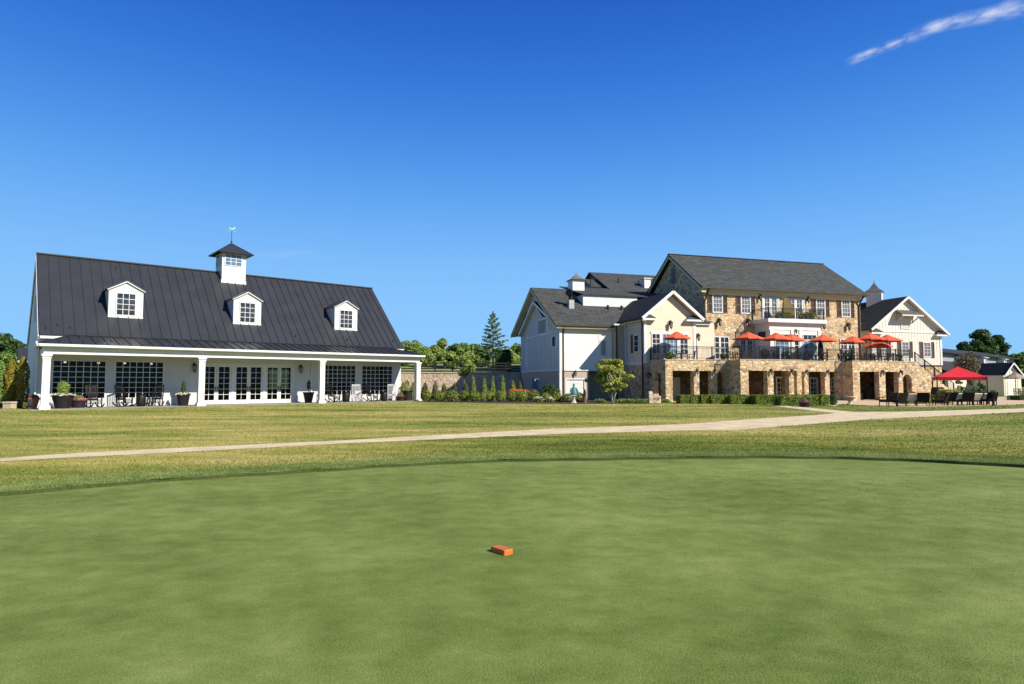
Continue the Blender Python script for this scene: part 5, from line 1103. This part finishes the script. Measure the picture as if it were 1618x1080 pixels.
def table_set(t, d, where, n=4, ph=.4, r=.5):
    root = thing('patio_table', 'round dark table ' + where, 'table', MF.w(t, d, 3.2), 0, 'round tables on the terrace'); g = G(); g.lathe([(r, .70), (r + .02, .715), (r + .02, .735), (r, .745)], n=20); g.build('table_top', IRON, root)
    g = G(); g.lathe([(.25, 0), (.05, .05), (.04, .4), (.06, .69)], n=10); g.build('pedestal', IRON, root)
    for i in range(n):
        a = ph + i*2*math.pi/n; c = tag(link('dining_chair', CHM, None, MF.w(t + (r + .28)*math.cos(a), d + (r + .28)*math.sin(a), 3.2), MF.rot + a - math.pi/2), 'dark metal chair drawn up to the table ' + where, 'chair', 'chairs at the table ' + where)
W8 = ['under the leftmost umbrella by the bay', 'under the umbrella before the french doors', 'under the umbrella at the portico left corner', 'under the umbrella before the portico middle', 'under the umbrella at the portico right corner', 'under the low umbrella near the hall corner', 'under the tallest umbrella', 'under the umbrella before the right wing']
for (t, d), w in zip([(2.3, 1.35), (7.4, .5), (10.0, -.3), (13.3, 1.0), (15.5, 1.1), (18.9, .6), (21.2, .4), (22.7, 1.0)], W8): table_set(t, d, w, 4, random.uniform(0, 1.5))
for i, (t, d, w, h, lb) in enumerate([(.95, 1.0, .7, .85, 'dark green potted shrub behind the rail before the bay window'), (5.95, .9, .55, .75, 'dark potted shrub at the rail corner left of the french doors'), (10.55, 1.6, .8, 1.2, 'bushy potted shrub at the shaded side of the portico'), (11.3, -.6, .6, 1.0, 'potted shrub at the right end of the projecting balcony rail'), (12.9, 1.9, .6, 1.0, 'potted green shrub between the portico windows'), (18.3, .3, .9, 1.15, 'large dark potted shrub right of the black folded umbrella'), (23.3, -.3, .5, .9, 'potted shrub at the head of the stair')]):
    potted('potted_shrub', MF.w(t, d, 3.2), w*.36, .38, lb, POT, h - .3, w*.5, 'ball', LEAF_D if i != 0 else LEAF, n=700)
fu = thing('folded_umbrella', 'tall black folded umbrella right of the white portico', 'umbrella', MF.w(16.5, 1.6, 3.2)); g = G(); g.lathe([(.05, .5), (.24, .6), (.27, .9), (.2, 1.5), (.1, 2.1), (.03, 2.3)], n=10); g.build('canopy', DARK, fu); g = G(); g.tube([(0, 0, 0), (0, 0, 2.4)], .025, 8); g.build('pole', DARK, fu); g = G(); g.lathe([(.25, 0), (.25, .06), (.05, .1)], n=12); g.build('base', DARK, fu)
# balcony
fb = thing('folded_umbrella', 'brown folded umbrella leaning open on the balcony between the doors', 'umbrella', MF.w(14.45, 3.1, 7.2), MF.rot); g = G(); g.prism([(-.62, -.1, .25), (.55, -.2, .2), (.5, -.16, 1.1), (.0, -.05, 1.95), (-.5, .0, 2.02)], [(-.52, .3, .25), (.6, .25, .2), (.55, .22, 1.1), (.05, .12, 1.95), (-.45, .12, 2.02)]); g.build('canopy', BROWNC, fb); g = G(); g.tube([(-.2, .08, 0), (-.25, .08, 2.1)], .025, 8); g.build('pole', IRON, fb); g = G(); g.lathe([(.2, 0), (.2, .06), (.05, .1)], (-.2, .08, 0), n=12); g.build('base', IRON, fb)
for t, lb in ((13.45, 'brown planter box of yellow green plants on the balcony left side'), (16.15, 'brown planter box of yellow green plants on the balcony right side')):
    r_ = thing('planter_box', lb, 'planter', MF.w(t, 2.75, 7.2), MF.rot); g = G(); g.box(-.65, .65, -.17, .17, 0, .32); g.build('box', IRON, r_); P = RNG.normal(size=(520, 3))*np.array([.36, .12, .11]) + np.array([.1, 0, .44]); leaves('foliage', P, sph(520) + np.array([0, 0, .5]), .11, SB, r_, asp=2)
potted('potted_shrub', MF.w(16.2, 3.6, 7.2), .2, .35, 'small potted shrub before the right balcony doors', POT, .9, .24, 'column', LEAF_BR, n=400)

# ------------------------------------------------------------------ clipped hedges below the terrace
hed = [(1073, 1089, 46.2, 1.0), (1090, 1105, 46.2, 1.0), (1106, 1120, 46.1, 1.0), (1121, 1150, 46.0, 1.1), (1151, 1190, 45.6, 1.2), (1191, 1229, 44.8, 1.2), (1230, 1293, 42.2, 1.3), (1294, 1309, 43.0, 1.2)]
names = ['first small clipped box hedge at the left end of the hedge row', 'second small clipped box hedge from the left end of the row', 'third small clipped box hedge from the left end of the row', 'clipped hedge block before the arched opening', 'clipped hedge block below the projecting terrace corner', 'clipped hedge block before the dark arcade opening', 'longest and nearest clipped hedge block behind purple flowers', 'short hedge block at the right of the longest one']
for (a, b, Y, dd), nm in zip(hed, names):
    w = (b - a)*Y/1000; h = EYE - (623.6 - 603)*Y/1000; x, y, _ = at((a + b)/2, Y); shrub('clipped_hedge', 'box', (x, y + dd/2, 0), w, dd, h, LEAF_H, nm, 'hedge', int(1500 + 900*w), .055, R(6), 'clipped hedges below the terrace')
shrub('boxwood_shrub', 'ball', at(1314.5, 43.8), .52, .6, .8, LEAF_D, 'round dark boxwood at the right end of the clipped hedges', 'shrub', 900, .055)
potted('flower_planter', gp(1271, 642.5), .33, .3, 'low dark planter of purple flowers before the hedge', DARK, .2, .25, 'ball', LEAF, PETAL_U, .85)
def urn(loc, lab):
    root = thing('garden_urn', lab, 'urn', loc, 0, 'stone bowls on the patio'); g = G(); g.lathe([(.2, 0), (.2, .05), (.1, .09), (.08, .16), (.2, .3), (.36, .44), (.42, .5), (.42, .55), (.34, .54), (.1, .48)], n=20); g.build('bowl', CONC, root, smooth=True); g = G(); g.box(-.2, .2, -.2, .2, -.04, .0); g.build('plinth', CONC, root)
urn(gp(1343, 638.5, .03), 'wide stone bowl urn on the patio beside the arcade pillar')
def wicker_sofa(t, d, rot, w, lab):
    root = thing('wicker_chair', lab, 'chair', MF.w(t, d, .02), MF.rot + rot, 'wicker chairs inside the arcade'); g = G(); g.box(-w/2, w/2, -.4, .35, .08, .38); g.build('seat', WICKER, root)
    g = G(); g.prism_x([(.22, .3), (.42, .3), (.5, .92), (.36, .92)], -w/2, w/2); g.build('backrest', WICKER, root); g = G(); g.box(-w/2 + .12, w/2 - .12, -.38, .22, .382, .5); g.build('cushion', CUSH, root)
    for s in (-1, 1): g = G(); g.box(s*w/2 - .06, s*w/2 + .06, -.42, .4, .1, .64); g.build('armrest', WICKER, root)
wicker_sofa(18.35, -.2, 2.2, .9, 'curved wicker armchair at the left of the wide arcade opening'); wicker_sofa(19.3, .6, 3.0, 1.5, 'wicker settee with pale cushion inside the wide arcade opening')
# ------------------------------------------------------------------ patio seating under the red canopy
def lounge(loc, rot, lab, grp='dark lounge chairs on the patio'):
    root = thing('lounge_chair', lab, 'chair', loc, rot, grp); g = G(); g.box(-.34, .34, -.38, .36, .26, .34); g.build('seat', WICKER, root); g = G(); g.prism_x([(.3, .3), (.37, .3), (.58, .88), (.51, .90)], -.35, .35); g.build('backrest', WICKER, root)
    g = G(); g.box(-.3, .3, -.36, .3, .342, .44); g.build('cushion', IRON, root)
    for s in (-1, 1):
        x = s*.36; g = G(); g.bar((x, -.36, .56), (x, .44, .6), .06, .035); g.bar((x, -.34, .3), (x, -.34, .56), .04); g.build('armrest', DARK, root)
        for y in (-.34, .34): g = G(); g.bar((x*.95, y, 0), (x*.95, y, .28), .04); g.build('leg', DARK, root)
    return root
L0 = lounge(gp(1403, 641.2), R(188) , 'dark wicker lounge chair at the left end of the patio row')
def lc(px, py, rot, lab): copy_thing(L0, gp(px, py), R(rot), lab)
lc(1418, 641.6, 196, 'dark wicker lounge chair second from the left end, turned to the arcade'); lc(1457, 641.2, 158, 'dark lounge chair with square back in front of the green hedge'); lc(1485, 640.6, 222, 'dark lounge chair below the left pole of the red canopy'); lc(1501, 639.6, 172, 'dark lounge chair under the left half of the red canopy')
lc(1526, 640.4, 166, 'dark lounge chair under the front corner of the red canopy'); lc(1546, 639.2, 195, 'dark lounge chair under the right half of the red canopy'); lc(1561, 639.8, 178, 'dark lounge chair beside the dark urn post')
def lounger(px, py, rot, lab):
    root = thing('sun_lounger', lab, 'sun lounger', gp(px, py), R(rot), 'slatted loungers on the patio'); g = G(); g.box(-.33, -.28, -.7, .6, .28, .34); g.box(.28, .33, -.7, .6, .28, .34)
    for sx in (-.3, .3):
        for sy in (-.6, .5): g.bar((sx, sy, 0), (sx, sy, .28), .05)
    g.build('frame', WICKER, root); g = G(); g.box(-.28, .28, -.68, .28, .341, .42); g.build('cushion', CUSH, root); g = G(); g.prism_x([(.28, .345), (.34, .33), (.66, .78), (.58, .82)], -.3, .3); g.build('backrest', CUSH, root)
lounger(1440, 640.6, 150, 'cream cushioned lounger between the second and third dark chairs'); lounger(1514, 639.8, 176, 'cream cushioned lounger between the canopy left and front corner'); lounger(1536, 639.5, 182, 'cream cushioned lounger right of the canopy front corner'); lounger(1553, 639.3, 180, 'cream cushioned lounger nearest the dark urn post')
cn = thing('red_canopy', 'large red pop up canopy over the patio chairs', 'canopy', (33.1, 47.0, 0)); rr_ = 2.13; cor = [(rr_*math.cos(R(a)), rr_*math.sin(R(a))) for a in (-163, -73, 17, 107)]
g = G(); zE, zA = 1.98, 2.74; NS = 6
for i in range(4):
    a, b = cor[i], cor[(i+1) % 4]
    def P_(u, v_): x = (a[0]*(1-u) + b[0]*u)*(1-v_); y = (a[1]*(1-u) + b[1]*u)*(1-v_); return (x, y, zE + (zA - zE)*(v_**1.15) - .05*math.sin(math.pi*u)*(1-v_))
    for j in range(NS):
        for k in range(NS): u0, u1, v0, v1 = j/NS, (j+1)/NS, k/NS, (k+1)/NS; g.poly([P_(u0, v0), P_(u1, v0), P_(u1, v1), P_(u0, v1)])
g.build('roof_cloth', RED, cn, smooth=True); g = G()
for i in range(4):
    a, b = cor[i], cor[(i+1) % 4]
    for j in range(NS):
        q = lambda u: ((a[0]*(1-u) + b[0]*u)*1.004, (a[1]*(1-u) + b[1]*u)*1.004, zE - .05*math.sin(math.pi*u)); p, r = q(j/NS), q((j+1)/NS); g.poly([(p[0], p[1], p[2] - .22), (r[0], r[1], r[2] - .22), r, p])
g.build('valance', RED, cn)
for c in cor: g = G(); g.box(c[0]*.985 - .03, c[0]*.985 + .03, c[1]*.985 - .03, c[1]*.985 + .03, 0, 1.96); g.build('pole', DARK, cn)
g = G()
for i in range(4): a, b = cor[i], cor[(i+1) % 4]; g.bar((a[0]*.98, a[1]*.98, 1.9), (b[0]*.98, b[1]*.98, 1.9), .03)
g.build('frame', DARK, cn)
up_ = thing('urn_post', 'dark urn on a slim post at the patio edge', 'planter', gp(1570.5, 640.3)); g = G(); g.box(-.04, .04, -.04, .04, 0, .55); g.box(-.12, .12, -.12, .12, 0, .05); g.build('post', DARK, up_); g = G(); g.lathe([(.05, .55), (.09, .6), (.17, .75), (.19, .84), (.15, .85)], n=14); g.build('bowl', DARK, up_); P = RNG.normal(size=(120, 3))*.07 + np.array([0, 0, .9]); leaves('foliage', P, sph(120), .08, LEAF_D, up_)
# hedges, grill, crate at the back of the patio
def hb(a, b, Y, ty, dd, lab, mat=LEAF_Y): w = (b - a)*Y/1000; h = EYE - (ty - 603)*Y/1000; x, y, _ = at((a+b)/2, Y); shrub('clipped_hedge', 'box', (x, y, 0), w, dd, h, mat, lab, 'hedge', int(1300 + 700*w), .06, R(10), 'clipped hedges behind the patio chairs')
hb(1424, 1450, 46.5, 623, .9, 'clipped hedge behind the first patio chairs', LEAF); hb(1451, 1500, 47.2, 623.5, 1.0, 'long clipped hedge behind the canopy left pole'); hb(1488, 1512, 50.5, 615.5, 1.2, 'raised hedge by the foot of the stair'); hb(1513, 1534, 51.5, 617.5, 1.2, 'dark hedge behind the canopy middle', LEAF_D); hb(1595, 1640, 56, 624.5, 1.3, 'dark clipped hedge at the right edge before the garage', LEAF_D)
gr = thing('grill', 'black covered grill by the stair wall', 'grill', MF.w(25.3, -2.2), MF.rot); g = G(); g.box(-.5, .5, -.28, .28, .1, .78); g.build('cabinet', DARK, gr); g = G(); g.prism_x([(-.3, .78), (.3, .78), (.3, 1.0), (.15, 1.14), (-.15, 1.14), (-.3, 1.0)], -.42, .42); h_ = g.build('lid', BLACKW, gr); g = G(); g.bar((-.3, -.34, .95), (.3, -.34, .95), .03); g.build('handle', CONC, h_)
cr = thing('crate', 'small tan wooden crate before the arched opening', 'crate', MF.w(22.9, -2.1), MF.rot); g = G()
for k in range(4): g.box(-.2, .2, -.19, -.17, .05 + k*.19, .2 + k*.19); g.box(-.2, .2, .17, .19, .05 + k*.19, .2 + k*.19); g.box(-.2, -.18, -.17, .17, .05 + k*.19, .2 + k*.19); g.box(.18, .2, -.17, .17, .05 + k*.19, .2 + k*.19)
g.box(-.18, .18, -.17, .17, .0, .05); g.build('slats', noise_mat('orange_wood', (.4, .18, .07), (.52, .26, .11), 4, .7), cr); g = G(); g.box(-.18, .18, -.165, .165, .6, .74); g.build('cushion', CUSH, cr)
tree('ornamental_tree', at(1530, 61), 4.6, .95, 'young bronze leaved tree behind the red canopy', mat=LEAF_BR, n=1800, leaf=.12, trunk_h=1.9, nb=20, shape='oval', trunk_r=.05)
for px, Y, h, lb in ((1512, 53, 1.7, 'leafy dark shrub seen below the canopy left side'), (1533, 53, 1.9, 'leafy dark shrub with open branches below the canopy middle'), (1551, 54, 1.5, 'small dark shrub below the canopy right side')): tree('leafy_shrub', at(px, Y), h, .5, lb, 'shrub', LEAF_D, 420, .11, .3, 12, trunk_r=.025)

# ------------------------------------------------------------------ far buildings on the right
lo = thing('lodge', 'long low lodge with grey roofs and white dormers beyond the right wing', 'building', LF.w(0, 0), LF.rot)
SLATEW = noise_mat('slate_blue_board', (.20, .22, .25), (.26, .28, .31), 2, .7)  # even blue-grey boards of the upper lodge wall
g = G(); g.box(-4, 36, 0, 8, 0, 5.25); g.build('wall', SLATEW, lo); g = G(); g.wall('x', -9, 24, -.1, 2.55, -3.2, -2.9); g.wall('y', -2.9, 4, -.1, 2.55, 23.7, 24); g.build('wall', CREAM, lo, label='cream lower wall of the lodge')
g = G(); g.slab([(-4.6, -.7, 5.35), (36.5, -.7, 5.35), (36.5, 4, 6.5), (-4.6, 4, 6.5)], .12); g.slab([(36.5, 8.7, 5.35), (-4.6, 8.7, 5.35), (-4.6, 4, 6.5), (36.5, 4, 6.5)], .12); g.build('roof', SHING2, lo, label='upper grey roof of the lodge')
g = G(); g.slab([(-9.4, -3.8, 2.6), (24.4, -3.8, 2.6), (24.4, -.004, 4.25), (-9.4, -.004, 4.25)], .12); g.build('roof', SHING2, lo, label='lower lean-to roof of the lodge')
for x in (6.5, 16, 26.6):
    g = G(); g.box(x - .75, x + .75, -.9, -.002, 4.1, 5.0); dm = g.build('dormer', TRIM, lo); g = G(); g.slab([(x - .95, -1.15, 5.05), (x + .95, -1.15, 5.05), (x + .95, .0, 5.3), (x - .95, .0, 5.3)], .08); g.build('dormer_roof', TRIM, dm)
    sash('window', dm, x + .2, -.9, 4.3, .6, .55, 2, 2, 0, .05, mw=.03, glass=PANE, out=.03, back=0)
g = G(); g.box(3.2, 5.0, 3.1, 4.9, 6.0, 7.3); c_ = g.build('cupola', TRIM, lo); g = G(); g.slab([(2.8, 2.7, 7.3), (5.4, 2.7, 7.3), (5.4, 4, 7.85), (2.8, 4, 7.85)], .08); g.slab([(5.4, 5.3, 7.3), (2.8, 5.3, 7.3), (2.8, 4, 7.85), (5.4, 4, 7.85)], .08); g.build('cupola_roof', SHING2, c_); sash('window', c_, 3.2, 4.0, 6.4, 1.0, .7, 2, 2, R(-90), .06, glass=PANE, out=.03, back=0)
for x in (2, 5.5, 12, 19): sash('window', lo, x, -3.201, .3, 1.1, 1.7, 2, 3, 0, .08, mw=.04, glass=PANE, out=.04, back=0)
for x in (9, 15.5): lantern(lo, x, -3.201, 2.1, 0, 1.3)
ga = thing('garage', 'small cream gabled garage at the right edge', 'building', at(1584.5, 73), MF.rot)
g = G(); g.wall('x', 0, 2.45, -.1, 2.45, 0, .2); gable_end(g, 'x', 0, 2.45, 1.2, 2.5, 3.7, 0, .2, 2.45); g.wall('y', .2, 7, -.1, 2.5, 0, .2); g.wall('y', .2, 7, -.1, 2.5, 2.25, 2.45); battens(g, 'x', 0, 2.45, 0, lambda x: 3.5 - abs(x - 1.2)*1.0, 0, .4, .05, .03); g.build('wall', CREAM, ga)
g = G(); g.slab([(-.2, -.35, 2.42), (1.2, -.35, 3.85), (1.2, 7.2, 3.85), (-.2, 7.2, 2.42)], .1); g.slab([(1.2, -.35, 3.85), (2.65, -.35, 2.42), (2.65, 7.2, 2.42), (1.2, 7.2, 3.85)], .1); g.build('roof', SHING2, ga)
g = G(); g.bar((-.22, -.38, 2.34), (1.2, -.38, 3.76), .05, .16, (0, 0, 1)); g.bar((2.67, -.38, 2.34), (1.2, -.38, 3.76), .05, .16, (0, 0, 1)); g.build('fascia', TRIM, ga)
g = G(); g.box(.5, 1.6, -.03, -.001, 0, 2.0); g.build('door', PALE, ga)
umbrella(0, 0, 2.55, 1.0, 'tan market umbrella in front of the garage', TANC, 0, Frame(*at(1603, 62)[:2], 80), 'tan umbrella')
for i, (px, Y) in enumerate(((1607, 61), (1614, 61.5), (1620, 61))): tag(link('dining_chair', CHM, None, at(px, Y), i*1.3), ['dark chair nearest the tan umbrella pole', 'dark chair second from the tan umbrella pole', 'dark chair at the right edge by the tan umbrella'][i], 'chair', 'chairs by the tan umbrella')

# ------------------------------------------------------------------ trees
BG = 'trees beyond the black fence'
bgt = [(650, 537, 88, 24), (630, 550, 82, 18), (667, 549, 86, 16), (684, 545, 92, 15), (702, 536, 96, 17), (726, 541, 90, 21), (748, 543, 88, 19), (766, 548, 92, 18), (800, 551, 86, 18), (818, 544, 100, 20), (836, 556, 90, 16), (675, 556, 80, 15), (712, 555, 79, 17), (755, 556, 80, 18)]
for i, (px, ty, Y, rp) in enumerate(bgt):
    z = float(np.interp(Y, [71.5, 85, 100, 150], [2.45, 4.05, 5.15, 6.1])); h = EYE + (603 - ty)*Y/1000 - z; tree('background_tree', at(px, Y, z), h, max(rp*Y/1000, 1.2), '%s leafy tree beyond the fence counting from the pavilion roof end' % ORD[i], 'tree', (LEAF_L, LEAF, LEAF, LEAF_L)[i % 4], 4200, .2, .15, 30, group=BG)
bl = []; brs = []; rs = random.Random(9)
for k in range(54):
    u = (k + .5)/54; z = .9 + 5.75*u; rm_ = 2.55*(1 - u)**.8 + .12; a = k*2.39996; L_ = rm_*rs.uniform(.62, 1.08)
    for q in (.45, .8, 1.0): b = (.13 + .17*(1 - u))*(1.25 - .45*q); bl.append(((L_*q*math.cos(a), L_*q*math.sin(a), z - .10*q + .28*q*q), (b*1.5, b*1.5, b*.5)))
    brs.append(((0, 0, z - .1), (L_*math.cos(a), L_*math.sin(a), z + .15), .03))
bl.append(((0, 0, 6.75), (.1, .1, .3)))
custom_tree('conifer', at(779, 80, 3.5), 'tall open blue green conifer rising above the fence', bl, 4600, .14, LEAF_BL, [([(0, 0, -.2), (0, 0, 3), (0, 0, 6.8)], [.13, .08, .015])], TRUNK, brs)
shrub('evergreen_shrub', 'box', at(795, 74.6, 2.85), 1.85, 1.6, 2.5, LEAF_D, 'square dark evergreen beside the fence near the pale wing', 'shrub', 3600, .12, 0)
LT = 'trees left of the pavilion'
for i, (px, ty, Y, rp, m) in enumerate([(-22, 522, 70, 30, LEAF_D), (10, 527, 72, 20, LEAF_D), (34, 532, 74, 15, LEAF_D), (6, 556, 55, 22, LEAF), (-40, 540, 60, 25, LEAF), (48, 548, 84, 12, LEAF_D)]):
    tree('background_tree', at(px, Y), EYE + (603 - ty)*Y/1000, rp*Y/1000, ['large dark tree at the left picture edge', 'dark tree above the left arborvitae', 'dark tree just left of the pavilion gable', 'lighter green tree low behind the left arborvitae', 'green tree outside the left edge', 'dark tree peeking past the pavilion corner'][i], 'tree', m, 6000, .22, .3, 52, group=LT)
for i, (px, ty, w) in enumerate(((2, 570, .75), (19, 568, .66), (37, 564, .72), (-14, 566, .75))):
    Y = 39.2; shrub('arborvitae', 'column', at(px, Y), w, w, EYE + (603 - ty)*Y/1000, LEAF_GO if i in (1, 2) else LEAF, ['green column arborvitae at the left picture edge', 'golden column arborvitae behind the stone pedestal', 'golden column arborvitae nearest the pavilion', 'column arborvitae outside the left edge'][i], 'shrub', 2600, .075, i, 'column arborvitae left of the pavilion')
pe = thing('stone_pedestal', 'small square stone pedestal before the left arborvitae', 'pedestal', gp(15.5, 645.2)); g = G(); g.box(-.24, .24, -.24, .24, 0, .32); g.build('block', CONC, pe); g = G(); g.box(-.28, .28, -.28, .28, .32, .42); g.build('cap', CONC, pe)
ob = thing('outbuilding', 'small white outbuilding with dark roof left of the pavilion', 'building', at(34, 60), R(40)); g = G(); g.box(0, 6, 0, 4, -.1, 3.6); g.build('wall', WHITE, ob); g = G(); g.slab([(-.3, -.4, 3.62), (6.3, -.4, 3.62), (6.3, 2, 4.9), (-.3, 2, 4.9)], .12); g.slab([(6.3, 4.4, 3.62), (-.3, 4.4, 3.62), (-.3, 2, 4.9), (6.3, 2, 4.9)], .12); g.build('roof', METAL_ROOF, ob); g = G(); g.box(-.3, 6.3, -.5, -.41, 3.42, 3.6); g.build('gutter', TRIM, ob); sash('window', ob, 1.2, -.001, 1.2, 1.0, 1.6, 2, 3, 0, .08, glass=PANE, out=.04, back=0)
RT = 'trees beyond the lodge'
for i, (px, ty, Y, rp) in enumerate([(1548, 521, 112, 27), (1575, 530, 116, 20), (1526, 541, 112, 16), (1605, 559, 118, 16), (1622, 556, 110, 20), (1650, 552, 110, 22), (1590, 566, 124, 14)]):
    tree('background_tree', at(px, Y), EYE + (603 - ty)*Y/1000, rp*Y/1000, ['tallest dark green tree above the lodge roof', 'right hand crown of the big trees above the lodge', 'smaller left crown beside the tallest tree above the lodge', 'lower tree beyond the garage roof', 'tree at the right picture edge', 'tree outside the right edge', 'distant low tree between the big trees and garage'][i], 'tree', LEAF_D if i < 3 else LEAF, 8000, .30, 1.2, 60, group=RT)
n = 9000; X = RNG.uniform(-330, 330, n); Yw = 210 + RNG.uniform(0, 12, n); top = 6.2 + 1.4*np.sin(X*.09) + 1.1*np.sin(X*.23 + 1) + RNG.normal(size=n)*.4
P = np.stack([X, Yw, RNG.uniform(0, 1, n)**.7*top], 1); me = quads_mesh('far_woods', P, sph(n) + np.array([0, -.3, .3]), 1.5, 1.3); me.materials.append(LEAF_D); fw_ = link('far_woods', me); fw_['kind'] = 'stuff'

# ------------------------------------------------------------------ tee marker on the green
tm = thing('tee_marker', 'orange painted brick lying on the putting green', 'tee marker', (-.098, 6.28, -.063), R(-50))
g = G(); a, b, h, c = .105, .056, .052, .007
ring = lambda k, z: [(-a + k, -b, z), (a - k, -b, z), (a, -b + k, z), (a, b - k, z), (a - k, b, z), (-a + k, b, z), (-a, b - k, z), (-a, -b + k, z)]
sc2 = lambda r, s: [(x*s, y*s*.985, z) for x, y, z in r]
g.prism(ring(c, .0)[::-1], ring(c, h - c)[::-1]); g.prism(sc2(ring(c, h - c), 1)[::-1], sc2(ring(c, h), .965)[::-1]); g.build('brick', BRICK_O, tm)
